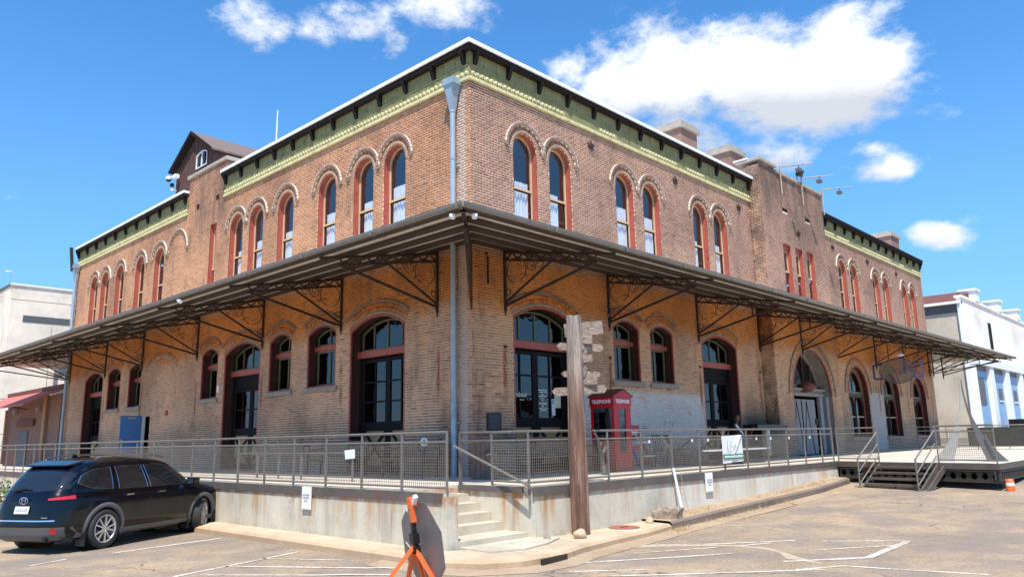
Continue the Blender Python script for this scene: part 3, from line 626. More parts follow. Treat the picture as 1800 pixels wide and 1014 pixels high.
def place(o, c, side, first, y0=0):
    t_ = o if first else inst(o, BLD)
    if side == 'R': t_.location = (c, y0, 0)
    else: t_.location = (0, c, 0); t_.rotation_euler = (0, 0, SIDE_L)
    return t_
pw = upper_window(.93); 
def vary(o, c):
    for ch in list(o.children):
        if ch.name.startswith('curtain'):
            if c > 18: bpy.data.objects.remove(ch)
            else: k = .62+.34*abs(math.sin(c*3.7)); ch.scale = (k, 1, .985+.02*math.sin(c*5)); ch.location.x = (1-k)*.36*(1 if math.sin(c*9) > 0 else -1)
for i, c in reversed(list(enumerate(UR))): o_ = place(pw, c, 'R', i == 0); vary(o_, c)
pw = upper_window(.95)
for i, c in reversed(list(enumerate(UL))): o_ = place(pw, c, 'L', i == 0); vary(o_, c)
def rect_window(w, z1, y0, c, side):
    mb = B('red_paint'); reveal(mb, w, 5.88, z1, 0, 0, .2); mb.mat('red_paint'); mb.box((-w/2, .10, z1-.16), (w/2, .28, z1-.002)); frame_ring(mb, w-.004, 5.9, z1-.16, 0, .045, .12, .2)
    fr = mb.build('window', BLD); s = B('cream_paint'); frame_ring(s, w-.10, 7.2, z1-.21, 0, .035, .14, .19); s.box((-w/2+.05, .12, 7.17), (w/2-.05, .2, 7.22)); s.build('sash', fr)
    pane(w-.12, 5.95, z1-.22, 0, .17).build('pane', fr); place(fr, c, side, True, y0)
for c, z1 in ((16.98, 8.25), (18.1, 8.28), (19.23, 8.3)): rect_window(.71, z1, PVY, c, 'R')
rect_window(.5, 8.9, 0, 13.9, 'L')
for c in (17.1, 19.3): B('black_wood').box((c-.25, PVY+.02, 9.6), (c+.25, PVY+.4, 9.83)).build('beam_pocket', BLD)
for yc in (15.32, 13.68): B('black_wood').box((-.004, yc-.12, 9.78), (.3, yc+.12, 9.98)).build('beam_pocket', BLD)
# ground-floor windows
def ground_window(w):
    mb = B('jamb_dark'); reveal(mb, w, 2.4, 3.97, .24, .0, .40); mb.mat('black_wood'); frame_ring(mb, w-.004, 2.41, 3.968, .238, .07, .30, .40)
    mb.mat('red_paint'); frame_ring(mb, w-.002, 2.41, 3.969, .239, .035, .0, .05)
    fr = mb.build('window', BLD); s = B('sage_paint'); a = inset(w, 2.41, 3.97, .24, .07)
    frame_ring(s, a[0], 3.66, a[2], a[3], .045, .31, .37); s.box((-.018, .31, 3.7), (.018, .37, 3.97+.24-.12)); frame_ring(s, a[0], 2.47, 3.5, 0, .055, .31, .37); s.box((-.02, .31, 2.5), (.02, .37, 3.48)); s.build('sash', fr)
    B('red_paint').box((-w/2, .24, 3.5), (w/2, .36, 3.64)).build('transom_bar', fr)
    g = pane(a[0]-.08, 3.7, a[2], a[3]-.04, .34); g.mats = ['dark_glass']; g.build('pane', fr); g = pane(a[0]-.08, 2.5, 3.46, 0, .34); g.mats = ['dark_glass']; g.build('pane', fr)
    s = B('stone_sill'); sill_box(s, w, 2.4); s.build('sill', fr); return fr
for c, w in GWR: place(ground_window(w), c, 'R', True)
for c, w in GWL: place(ground_window(w), c, 'L', True)
# big doors
def leaf(fr, x0, x1, board):
    d0, d1 = .40, .46; s = B('black_door'); zt = 2.68 if board else 3.08; rows = 2 if board else 3; st = .10
    s.box((x0, d0, 0.02), (x0+st, d1, zt)); s.box((x1-st, d0, 0.02), (x1, d1, zt)); s.box((x0+st, d0+.002, zt-.10), (x1-st, d1-.002, zt)); s.box((x0+st, d0+.002, 1.12), (x1-st, d1-.002, 1.36)); s.box((x0+st, d0+.002, .02), (x1-st, d1-.002, .2))
    xm = (x0+x1)/2; s.box((xm-.022, d0+.004, 1.36), (xm+.022, d1-.004, zt-.1)); h = (zt-.1-1.36)/rows
    for k in range(1, rows): s.box((x0+st, d0+.006, 1.36+h*k-.022), (x1-st, d1-.006, 1.36+h*k+.022))
    lf = s.build('door_leaf', fr)
    B('ochre_board').box((x0+st, d0+.035, .2), (x1-st, d1-.01, 1.12)).build('lower_panel', fr)
    b = B('black_door'); b.bar((x0+st, d0+.02, .22), (x1-st, d0+.02, 1.1), .02, .085); b.bar((x0+st, d0+.022, 1.1), (x1-st, d0+.022, .22), .02, .085); b.build('cross_brace', fr)
    g = B('dark_glass'); g.add([(x0+st, .43, 1.36), (x1-st, .43, 1.36), (x1-st, .43, zt-.1), (x0+st, .43, zt-.1)], [(0,1,2,3)]); g.build('pane', fr)
def big_door(c, w, side, board=False):
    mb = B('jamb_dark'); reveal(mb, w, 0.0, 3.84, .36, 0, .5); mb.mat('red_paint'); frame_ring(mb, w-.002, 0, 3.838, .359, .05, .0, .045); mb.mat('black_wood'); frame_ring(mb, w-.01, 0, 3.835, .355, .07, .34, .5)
    fr = mb.build('door', BLD); B('red_paint').box((-w/2, .26, 3.12), (w/2, .42, 3.30)).build('lintel', fr)
    a = inset(w, 3.30, 3.84, .36, .07); s = B('sage_paint'); frame_ring(s, a[0], 3.31, a[2], a[3], .05, .38, .44)
    for x in (-.62, 0, .62):
        Rr = (w*w/4+.36**2)/.72; s.box((x-.02, .38, 3.34), (x+.02, .44, 3.84+.36-Rr+math.sqrt((Rr-.1)**2-x*x)))
    s.build('transom_frame', fr); g = pane(a[0]-.08, 3.34, a[2], a[3]-.04, .41); g.mats = ['dark_glass']; g.build('pane', fr)
    if board:
        s = B('black_door'); 
        for k in range(3): s.box((-w/2+.07, .42+.006*(k % 2), 2.70+.14*k), (w/2-.07, .46, 2.835+.14*k))
        s.build('head_board', fr)
    leaf(fr, -w/2+.075, -.004, board); leaf(fr, .004, w/2-.075, board); place(fr, c, side, True); return fr
D1 = big_door(2.66, 2.48, 'R'); big_door(11.82, 2.48, 'R', True); big_door(3.73, 2.46, 'L'); big_door(11.2, 2.5, 'L', True); big_door(25.2, 2.4, 'L', True)
# tall round-headed windows with paired lancets
def lancet_window(c, w):
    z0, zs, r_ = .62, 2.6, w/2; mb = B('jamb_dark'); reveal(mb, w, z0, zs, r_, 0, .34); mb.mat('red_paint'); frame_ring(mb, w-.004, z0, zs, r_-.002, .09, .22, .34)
    fr = mb.build('window', BLD); a = inset(w, z0, zs, r_, .09)
    s = B('purlin_paint'); s.box((-a[0]/2, .18, 2.44), (a[0]/2, .34, 2.58)); s.build('transom_bar', fr)
    s = B('sage_paint'); frame_ring(s, a[0], 2.58, a[2]+.001, a[3], .11, .24, .31); s.box((-.016, .25, 2.6), (.016, .30, zs+r_-.22)); s.build('fanlight_frame', fr)
    g = pane(a[0]-.1, 2.6, a[2], a[3]-.05, .28); g.mats = ['dark_glass']; g.build('pane', fr)
    lw = a[0]/2
    for sx in (-1, 1):
        s = B('jamb_dark'); cx = sx*lw/2; P_ = outline(lw-.17, z0+.1, 1.98, (lw-.17)/2, 10)
        # spandrel sheet around a lancet
        for i in range(1, len(P_)-2):
            p, q = P_[i], P_[i+1]; s.mat('ochre_board'); s.add([(cx+p[0], .29, p[1]), (cx+q[0], .29, q[1]), (cx+q[0]*1.0, .29, 2.44), (cx+p[0]*1.0, .29, 2.44)], [(0,1,2,3)])
        s.mat('jamb_dark'); frame_ring(s, lw-.10, z0+.04, 1.98, (lw-.10)/2, .055, .22, .32); 
        s2 = MB(); s2.v = [(v[0]+cx if False else v[0], v[1], v[2]) for v in s.v]
        nv = len(s.v); k0 = (len(P_)-3)*4
        s.v = s.v[:k0] + [(v[0]+cx, v[1], v[2]) for v in s.v[k0:]]
        s.mat('cream_paint'); s.box((cx-lw/2+.09, .23, 1.52), (cx+lw/2-.09, .29, 1.57)); s.build('lancet_frame', fr)
        g = pane(lw-.2, z0+.1, 1.98, (lw-.2)/2, .28); g.mats = ['dark_glass']; g.v = [(v[0]+cx, v[1], v[2]) for v in g.v]; g.build('pane', fr)
    s = B('stone_sill'); sill_box(s, w, z0); s.build('sill', fr); place(fr, c, 'R', True)
for c, w in GOR: lancet_window(c, w)
# portal in the projecting bay
def portal_door():
    w, zs, rise = 3.75, 2.3, 1.86; mb = B('portal_stone'); reveal(mb, w, 0, zs, rise, 0, .62); fr = mb.build('portal', BLD, (18.25, PVY, 0))
    s = B('portal_stone'); frame_ring(s, w-.02, 2.62, 2.66, 1.48, .16, .50, .6)
    for x in (-1.1, -.4, .4, 1.1): s.mat('purlin_paint'); s.box((x-.03, .53, 2.62), (x+.03, .58, 2.62+1.42*math.sqrt(1-(x/1.78)**2)))
    s.build('fanlight_frame', fr); g = pane(w-.2, 2.62, 2.66, 1.42, .57); g.mats = ['dark_glass']; g.build('pane', fr)
    s = B('stone_sill'); s.box((-w/2+.02, .28, 2.30), (w/2-.02, .6, 2.42)); s.box((-w/2+.02, .36, 2.42), (w/2-.02, .6, 2.52)); s.box((-w/2+.02, .24, 2.52), (w/2-.02, .6, 2.60)); s.build('entablature', fr)
    for a, b in (((-w/2+.05, .5, 0), (-w/2+.3, .62, 2.3)), ((w/2-.75, .5, 0), (w/2-.45, .62, 2.3)), ((w/2-.3, .4, 0), (w/2-.05, .62, 2.3))): B('plank_grey').box(a, b).build('jamb_post', fr)
    s = B('plank_grey')
    for k in range(12): s.box((-1.55+k*.19, .55+.004*(k % 2), .02), (-1.555+(k+1)*.19, .61, 2.16))
    s.build('door_leaf', fr); b = B('black_wood')
    for x0, x1 in ((-1.5, -1.05), (-.6, -1.05), (-.55, -.1), (.35, -.1)): b.bar((x0, .545, .05), (x1, .545, 2.1), .02, .03)
    b.bar((-.58, .54, .02), (-.58, .54, 2.14), .02, .035); b.build('cross_brace', fr)
    B('black_wood').box((w/2-.45, .58, 0), (w/2-.3, .62, 2.3)).build('dark_panel', fr); B('black_plastic').box((.62, .50, 1.15), (.74, .56, 1.4)).build('keypad', fr)
    # battered lamp head on the entablature
    s = B('rust_roof'); s.lathe([(0, 0), (.2, .02), (.34, .14), (.30, .3), (.12, .42), (0, .45)], 12, Matrix.Translation((-.15, .2, 2.45))); s.build('wall_lamp', fr)
portal_door()
for o_ in COL.objects:
    if o_.parent and o_.parent.name.startswith('portal') and o_.name.split('.')[0] in ('door_leaf','cross_brace','jamb_post','dark_panel','keypad'): o_.location.y = -.26
# blue service door standing open
mb = B('white_paint'); mb.box((.02, 18.52, 0), (.14, 18.58, 2.0)); mb.box((.02, 19.32, 0), (.14, 19.38, 2.0)); mb.box((.02, 18.52, 2.0), (.14, 19.38, 2.06)); mb.mat('black_wood'); mb.box((.3, 18.52, 0), (.34, 19.38, 2.0)); fr = mb.build('door', BLD)
mb = B('blue_door_paint'); mb.box((-.76, -.02, .02), (0, .025, 2.04)); l_ = mb.build('door_leaf', fr, (.0, 19.36, 0), R(-12)); B('galv').box((-.5, -.05, 1.92), (-.2, -.02, 1.97)).build('door_closer', fr, (0, 19.36, 0), R(-12)); B('galv').box((-.72, -.07, .95), (-.62, -.02, 1.1)).build('handle', fr, (0, 19.36, 0), R(-12))
# ------------------------------------------------------------------ cornice
def cornice(a, b, side, white=True, ends=(0, 0)):
    """a..b along the wall; built in wall-local coordinates"""
    kw = dict(rz=0 if side == 'R' else SIDE_L); par = BLD
    e0, e1 = ends
    mb = B('green_frieze'); n = int((b-a)/.235); st = (b-a)/n
    for k in range(n): mb.box((a+k*st, -.03-.004*(k % 2), 9.84), (a+(k+1)*st-.006, .05, 10.12)); mb.box((a+k*st, -.034+.004*(k % 2), 10.16), (a+(k+1)*st-.006, .05, 10.50))
    mb.box((a, -.05, 10.12), (b, .05, 10.16)); mb.build('frieze', par, **kw)
    B('lime_moulding').box((a-e0*.07, -.075, 9.735), (b+e1*.07, .02, 9.80)).box((a-e0*.05, -.05, 9.80), (b+e1*.05, .02, 9.84)).build('moulding', par, **kw)
    mb = B('lime_moulding'); n = int((b-a)/.165)
    for k in range(n):
        x = a+(k+.5)*(b-a)/n; 
        if side == 'R' and math.sin(x*.9)+math.sin(x*2.3+1) < -.25: continue
        mb.tube((x, -.03, 9.925), (x, -.075, 9.91), .062, 7, .034); mb.box((x+.06, -.06, 9.86), (x+.085, -.03, 9.96))
    o = mb.build('egg_and_dart', par, **kw); o['kind'] = 'stuff'
    B('black_wood').box((a-e0*.28, -.20, 10.50), (b+e1*.28, .0, 10.62)).build('fascia', par, **kw)
    B('white_trim' if white else 'black_wood').box((a-e0*.33, -.24, 10.62), (b+e1*.33, .3, 10.72)).build('roof_edge', par, **kw)
    pr = [(0, 10.17), (0, 10.50), (-.18, 10.50), (-.17, 10.43), (-.12, 10.35), (-.08, 10.21), (-.04, 10.17)]
    n = max(1, int(round((b-a)/1.235))); P = MB().mat('black_wood'); P.add([(x_, y_, z_) for x_ in (-.048, .048) for y_, z_ in pr], [tuple(range(7)), tuple(range(13, 6, -1))] + [(i, (i+1) % 7, 7+(i+1) % 7, 7+i) for i in range(7)]); me = P.mesh('corbel')
    for k in range(n+1):
        x = a + .14 + (b-a-.28)*k/n; o = bpy.data.objects.new('corbel', me); COL.objects.link(o); o.parent = par
        if side == 'R': o.location = (x, -.03, 0)
        else: o.location = (-.03, -x, 0); o.rotation_euler = (0, 0, SIDE_L)
cornice(0, 15.0, 'R'); cornice(21.1, 36.55, 'R', False); cornice(-13.1, 0, 'L', True, (0, 0)); cornice(-28.85, -16.2, 'L', True)
mb = B('black_wood'); mb.box((-.20, -.20, 10.50), (0, 0, 10.62)); mb.mat('white_trim').box((-.24, -.24, 10.62), (0, 0, 10.72)); mb.mat('green_frieze').box((-.036, -.036, 9.84), (0, 0, 10.50)); mb.mat('lime_moulding').box((-.075, -.075, 9.735), (0, 0, 9.80)); mb.build('cornice_corner', BLD)
# medallions
P = B('iron'); P.lathe([(0, 0), (.10, .0), (.13, .03), (.09, .06), (.05, .09), (0, .1)], 10, Matrix.Rotation(R(90), 4, 'X')); 
for k in range(5): a_ = k*2*math.pi/5; P.tube((0, -.02, 0), (.15*math.sin(a_), -.04, .15*math.cos(a_)), .035, 6, .015)
me = P.mesh('wall_tie_rosette')
for x, z, y in ((4.9,9.3,0),(9.54,9.33,0),(14.03,9.32,0),(18.2,8.95,PVY),(23.15,9.3,0),(27.6,9.31,0),(31.97,9.3,0)):
    o = bpy.data.objects.new('wall_tie_rosette', me); COL.objects.link(o); o.parent = BLD; o.location = (x, y, z)
me = B('iron').tube((0,0,0), (0,-.05,0), .035, 6).mesh('anchor_bolt')
for x, z in ((1.12,3.06),(5.42,3.06),(10.4,3.06),(14.72,3.1),(.5,5.3)):
    o = bpy.data.objects.new('anchor_bolt', me); COL.objects.link(o); o.parent = BLD; o.location = (x, 0, z)
B('iron').bar((.55, -.02, 4.55), (.55, -.02, 5.25), .035, .035).build('iron_strap', BLD)
# downpipes
def downpipe(x, y, ztop, y0, lean, mat='pipe_blue', zlow=0.0):
    mb = B(mat); mb.box((x-.30, y-.21, 9.66), (x+.02, y+.21, 9.74)); mb.box((x-.28, y-.19, 9.74), (x, y+.19, 9.84)); mb.add([(x-.27,y-.18,9.66),(x,y-.18,9.66),(x,y+.18,9.66),(x-.27,y+.18,9.66),(x-.24,y-.11,9.42),(x-.02,y-.11,9.42),(x-.02,y+.11,9.42),(x-.24,y+.11,9.42)], [(4,5,1,0),(5,6,2,1),(6,7,3,2),(7,4,0,3)])
    mb.add([(x-.24,y-.11,9.42),(x-.02,y-.11,9.42),(x-.02,y+.11,9.42),(x-.24,y+.11,9.42),(x-.17,y-.06,9.0),(x-.05,y-.06,9.0),(x-.05,y+.06,9.0),(x-.17,y+.06,9.0)], [(4,5,1,0),(5,6,2,1),(6,7,3,2),(7,4,0,3)])
    zz = 9.0
    while zz > zlow+.01: z2 = max(zlow, zz-1.25); mb.tube((x-.11, y, zz), (x-.11, y, z2), .072, 12); mb.tube((x-.11, y, zz), (x-.11, y, zz-.05), .082, 12); zz = z2
    for z in (7.6, 4.3, 3.45, 1.2): mb.box((x-.06, y-.11, z), (x, y+.11, z+.04))
    return mb.build('downpipe', BLD)
downpipe(-.04, .47, 0, 0, 0); downpipe(-.04, 28.62, 0, 0, 0, 'pipe_blue')
B('iron').prism([(0,0),(.12,0),(-.02,1.2),(-.14,1.2)], 28.7, 28.85, Matrix.Translation((-.35,0,9.5))).build('gutter_outlet', BLD)
# chimneys and roof things
def chimney(x, y, z, w):
    mb = B('far_red_brick'); mb.box((x-w/2, y-w/2, 10.5), (x+w/2, y+w/2, z-.3)); mb.mat('coping').box((x-w/2-.1, y-w/2-.1, z-.3), (x+w/2+.1, y+w/2+.1, z-.12)); mb.box((x-w/2-.03, y-w/2-.03, z-.12), (x+w/2+.03, y+w/2+.03, z)); mb.build('chimney', BLD)
chimney(12.35, 1.5, 12.5, 1.15); chimney(16.2, 1.5, 12.6, 1.1); chimney(35.7, 1.6, 12.5, 1.4)
def monitor():
    x0, x1, yc, hw, ze, za = 2.0, 9.5, 20.45, 1.95, 13.75, 15.0
    mb = B('wood_barn'); mb.add([(x0, yc-hw, 10.5), (x0, yc+hw, 10.5), (x0, yc+hw, ze), (x0, yc, za-.1), (x0, yc-hw, ze)], [(0,4,3,2,1)]); mb.box((x0, yc-hw, 10.5), (x1, yc-hw+.05, ze)); mb.box((x0, yc+hw-.05, 10.5), (x1, yc+hw, ze)); mo = mb.build('roof_monitor', BLD)
    for k in range(16): 
        yy = yc-hw+k*(2*hw)/16; h = ze+(za-.1-ze)*(1-abs((yy+.12-yc)/hw)); B('wood_barn').box((x0-.03-.01*(k % 2), yy, 10.5), (x0, yy+.235, h-.05)).build('plank', mo)
    mb = B('shingle_brown'); 
    for s_ in (-1, 1): mb.add([(x0-.3, yc, za+.02), (x1, yc, za+.02), (x1, yc+s_*(hw+.25), ze-.12), (x0-.3, yc+s_*(hw+.25), ze-.12), (x0-.3, yc, za-.07), (x1, yc, za-.07), (x1, yc+s_*(hw+.25), ze-.21), (x0-.3, yc+s_*(hw+.25), ze-.21)], [(0,1,2,3),(4,7,6,5),(0,3,7,4),(3,2,6,7)])
    mb.build('roof', mo)
    mb = B('black_wood')
    for s_ in (-1, 1): mb.add([(x0-.29, yc, za-.08), (x1, yc, za-.08), (x1, yc+s_*(hw+.24), ze-.22), (x0-.29, yc+s_*(hw+.24), ze-.22)], [(0,1,2,3)]); mb.bar((x0-.32, yc, za-.04), (x0-.32, yc+s_*(hw+.25), ze-.18), .03, .14)
    mb.build('barge_board', mo)
    mb = B('white_paint'); frame_ring(mb, 1.1, 0, .62, .16, .05, -.02, .05); mb.box((-.03, -.02, .05), (.03, .03, .74)); w_ = mb.build('window', mo, (x0-.06, yc-.75, 13.15), SIDE_L)
    g = pane(1.0, .05, .60, .14, .02); g.mats = ['dark_glass']; g.build('pane', w_)
monitor()
c = thing('security_camera', 'white dome and bullet security cameras on the corner of the brown roof monitor', 'camera', (1.9, 22.2, 13.0))
mb = B('white_paint'); mb.lathe([(0,.34),(.13,.32),(.17,.22),(.17,.12)], 12, Matrix.Translation((-.35,.35,.1))); mb.tube((-.3,.2,.35), (0,-.25,.35), .06, 8); mb.box((-.3,-.15,.2),(-.05,-.5,.42)); mb.build('housing', c); c.scale = (.78,.78,.78); B('black_plastic').lathe([(.15,.12),(.12,.02),(0,-.03)], 12, Matrix.Translation((-.35,.35,.1))).build('dome', c)
mb = B('white_paint'); mb.tube((-.3,-.2,-.55),(-.45,-.5,-.62),.07,8); mb.tube((0,-.1,-.5),(-.3,-.3,-.55),.03,6); mb.build('bullet_camera', c); B('black_plastic').box((-.28,.1,-.25),(-.1,.28,-.02)).build('junction_box', c)
tag(B('white_trim').tube((3, 15.05, 10.5), (3, 15.0, 14.7), .035, 6, .02).build('antenna_mast'), 'thin white antenna mast rising behind the left roof edge', 'antenna')
# flood lights on arms over the projecting bay
for k, (x, lab) in enumerate(((16.7, 'nearest'), (18.75, 'middle'), (20.95, 'farthest'))):
    f = thing('flood_light', f'{lab} floodlight on a bent pipe arm above the projecting bay', 'floodlight', (x, -.62, 11.3), 0, 'floodlights on the projecting bay')
    mb = B('coping'); mb.tube((0,0,-1.0), (0,0,.20), .03, 6); mb.tube((0,0,.16), (.5,-1.15,.12), .024, 6); mb.build('arm', f)
    mb = B('trim_grey'); mb.box((.20,-.72,-.12), (.42,-.54,.0)); mb.tube((.30,-.63,.0),(.30,-.65,.14),.018,6); mb.build('lamp_head', f)
f = thing('flood_light', 'small black floodlight tilted upwards beside the middle pipe arm', 'floodlight', (18.5, -.55, 11.3), 0, 'floodlights on the projecting bay'); B('black_plastic').box((-.14,-.1,.2),(.14,.1,.48), Matrix.Rotation(.4,4,'X')).build('lamp_head', f); B('coping').tube((0,0,0),(0,0,.3),.025,6).build('arm', f)
tag(B('black_plastic').box((.43,-.05,1.0),(.95,-.004,1.46)).build('frame_rim') if False else (lambda t_: t_)(thing('wall_plaque', 'dark metal plaque on the brick wall right of the street corner', 'plaque', (0,0,0))))
pq = [o for o in COL.objects if o.name == 'wall_plaque'][0]
B('black_plastic').box((.45,-.03,1.02),(.93,-.006,1.45)).build('rim', pq); B('plaque_metal').box((.475,-.04,1.045),(.905,-.03,1.425)).build('plate', pq)
mb = B('trim_grey')
for k in range(9): mb.box((.52+.02*(k % 3), -.0425, 1.37-.035*k), (.86-.03*((k*7) % 3), -.040, 1.378-.035*k))
mb.build('raised_lettering', pq)
tag(B('red_plain').lathe([(0,.05),(.09,.04),(.11,0)], 12, Matrix.Translation((0,16.95,2.05)) @ Matrix.Rotation(R(-90),4,'Y')).build('fire_bell'), 'small round red fire bell on the left brick wall', 'bell')
tag(B('white_paint').box((-.03,12.72,2.6),(-.005,12.86,2.85)).build('wall_notice'), 'small white notice on brick beside the second left door', 'notice')
# lettering on the first right door
fm = lambda x, z: faceM((x, .385, z), (1,0,0), (0,0,1))
text('lettering', 'OlmSmack', .17, fm(2.02, 1.88), 'ink_white', D1, shear=.25, sx=.72); 
mb = B('ink_white'); mb.box((2.03-2.66, .386, 1.80), (2.2-2.66, .39, 1.815)); mb.build('lettering', D1)
for o_ in D1.children:
    if o_.name.startswith('lettering') and o_.data.name.startswith('lettering'): pass
D1t = [o_ for o_ in D1.children if o_.name.startswith('lettering')][0]; D1t.location = (-2.66, 0, 0)
mb = B('ink_white')
for k, (z, a0, a1) in enumerate(((2.06,.0,.34),(2.01,.04,.36),(1.95,.13,.2),(1.90,.02,.33),(1.85,.06,.24),(1.80,.13,.2),(1.71,.03,.33),(1.65,.13,.2),(1.59,.02,.36),(1.54,.07,.3))):
    x = a0
    while x < a1: w_ = random.uniform(.015,.05); mb.box((.08+x, .386, z), (.08+min(a1, x+w_), .39, z+(.022 if k % 3 else .03))); x += w_+.012
mb.build('opening_hours', D1)
B('paper_yellow').box((.72,.375,1.62),(.97,.38,1.99)).build('notice', D1); mb = B('paper_white'); mb.box((.59,.37,1.42),(.73,.374,1.85)); mb.mat('ink_grey'); mb.box((.60,.366,1.72),(.69,.369,1.83)); mb.build('notice', D1)
# ------------------------------------------------------------------ platform
PL = thing('loading_platform', 'raised concrete loading platform with steel edge running round the depot', 'platform')
mb = B('conc_floor')
mb.prismz([(-4.08,-3.70),(-3.86,-3.70),(-3.86,-2.0),(-2.2,-2.0),(-2.2,-3.90),(10.95,-3.90),(10.95,0.35),(0.35,0.35),(0.35,33),(-4.08,33)], -.05, 0)
mb.box((10.955,-3.9,-.05),(40,.3,0)); mb.build('floor_slab', PL)
def wallbox(a, b): return B('conc_wall').box(a, b).build('retaining_wall', PL)
wallbox((-4.1,-3.73,-1.3),(-3.86,33,-.052)); wallbox((-2.25,-3.92,-1.3),(11.2,-3.70,-.052)); wallbox((-2.25,-3.695,-1.3),(-2.02,-1.9,-.052)); wallbox((-3.85,-2.0,-1.3),(-2.255,-1.85,-.052))
def edge(a, b, M=None): return B('fascia_steel').box(a, b).build('edge_beam', PL)
edge((-4.125,-3.62,-.145),(-4.085,33,.004)); edge((-2.30,-3.95,-.145),(11.15,-3.905,.004)); edge((-2.29,-3.66,-.10),(-2.256,-2.0,.004)); B('fascia_steel').prismz([(-2.0,-2.75),(-2.85,-3.72),(-2.2,-3.72)], -.06,-.04).build('step_plate', PL) if False else None
# concrete steps
ST = thing('concrete_steps', 'pale concrete steps climbing to the platform at the street corner', 'steps', (-3.05,-3.5,-1))
for k, (yf, zt) in enumerate(((-2.27,-.15),(-2.56,-.30),(-2.85,-.45),(-3.14,-.60),(-3.74,-.75))):
    yb = -2.0 if k == 0 else (-2.27,-2.56,-2.85,-3.14)[k-1]
    x1 = -2.26 if k < 4 else -2.1
    mb = B('conc_step').box((-3.855, yf, zt-.155), (x1, yb-.002, zt)); o = mb.build('step', ST, (3.05,3.5,1))
mb = B('conc_step').prismz([(-3.85,-4.45),(-3.3,-4.65),(-2.6,-4.5),(-1.95,-4.2),(-2.0,-3.72),(-3.85,-3.742)], -1.0, -.83); mb.build('bottom_pad', ST, (3.05,3.5,1))
tag(B('black_plastic').box((-3.62,-5.235,-.985),(-2.95,-5.2,-.90), Matrix.Translation((-3.3,-5.2,0)) @ Matrix.Rotation(.12,4,'Z') @ Matrix.Translation((3.3,5.2,0))).build('drain_inlet'), 'black slot of a street drain in the kerb below the steps', 'drain')
# ------------------------------------------------------------------ canopy
CP = thing('platform_canopy', 'rusty corrugated steel canopy on iron brackets round the depot', 'canopy')
OV = 3.45; ZW, ZG = 5.58, 4.93
def canopy_sheet(s0, s1, side, hipA=False, hipB=False):
    """sheet from s0 to s1 along the wall; past the wall ends it runs out as a hip"""
    per = .076; n = int((s1-s0)/per*4); xs = np.linspace(s0, s1, n+1); V = []; F = []
    for i, x in enumerate(xs):
        h = .011*(1, 0, -1, 0)[i % 4]
        t_ = 0
        if hipA and x < s0+OV: t_ = (s0+OV-x)/OV
        if hipB and x > s1-OV: t_ = (x-(s1-OV))/OV
        for q in (t_, 1.0): V.append((x, -OV*q, ZW+(ZG-ZW)*q+h))
    F = [(2*i, 2*i+1, 2*i+3, 2*i+2) for i in range(n)]
    o = np_obj('corrugated_sheet', V, F, ['sheet_under'], CP)
    if side == 'L': o.rotation_euler = (0, 0, SIDE_L)
    return o
canopy_sheet(-OV, 36.55+OV, 'R', True, True); canopy_sheet(-28.85-OV, OV, 'L', True, True)
mb = B('galv'); mb.box((36.55,0,ZW-.03),(36.6,3,ZW)); 
# end slope at the far right
V = [(36.55, 0, ZW), (36.55+OV, -OV, ZG), (36.55+OV, 3, ZG), (36.55, 3, ZW)]; MB().mat('sheet_under').add(V, [(0,1,2,3)]).build('end_slope', CP)
V = [(0, 28.85, ZW), (-OV, 28.85+OV, ZG), (3, 28.85+OV, ZG), (3, 28.85, ZW)]; MB().mat('sheet_under').add(V, [(3,2,1,0)]).build('end_slope', CP)
def gutter(s0, s1, side):
    pts = [(-OV-.02, ZG+.015), (-OV-.03, ZG-.045), (-OV-.06, ZG-.075), (-OV-.10, ZG-.07), (-OV-.135, ZG-.03), (-OV-.145, ZG+.015)]
    n = int((s1-s0)/2.4); kw = dict(rz=0 if side == 'R' else SIDE_L)
    for k in range(n):
        a = s0+(s1-s0)*k/n; b = s0+(s1-s0)*(k+1)/n - .004; e = 0
        mb = B('gutter_paint'); ea = .14 if (side == 'R' and k == 0) else 0; eb = .14 if (side == 'L' and k == n-1) else 0
        vs = [(a-ea*((-OV-y)/.165), y, z) for y, z in pts] + [(b+eb*((-OV-y)/.165), y, z) for y, z in pts]; mb.add(vs, [(i, i+1, 7+i, 6+i) for i in range(5)]); mb.box((b-.03, -OV-.155, ZG-.085), (b-.005, -OV-.0, ZG+.016)); mb.build('gutter', CP, **kw)
gutter(-OV, 36.55+OV, 'R'); gutter(-28.85-OV, OV, 'L')
for side, s0, s1 in (('R', 0, 36.55), ('L', -28.85, 0)):
    kw = dict(rz=0 if side == 'R' else SIDE_L)
    for f, hh in ((.02, .05), (.26, .055), (.50, .055), (.74, .055), (.985, .05)):
        y = -OV*f; z = ZW+(ZG-ZW)*f; a = s0-(OV*f if side == 'R' else OV*f); b = s1+(OV*f); w_ = .11
        mb = B('purlin_paint'); mb.box((a, y-w_, z-hh-.03), (b, y+w_, z-.03)); mb.build('purlin', CP, **kw)
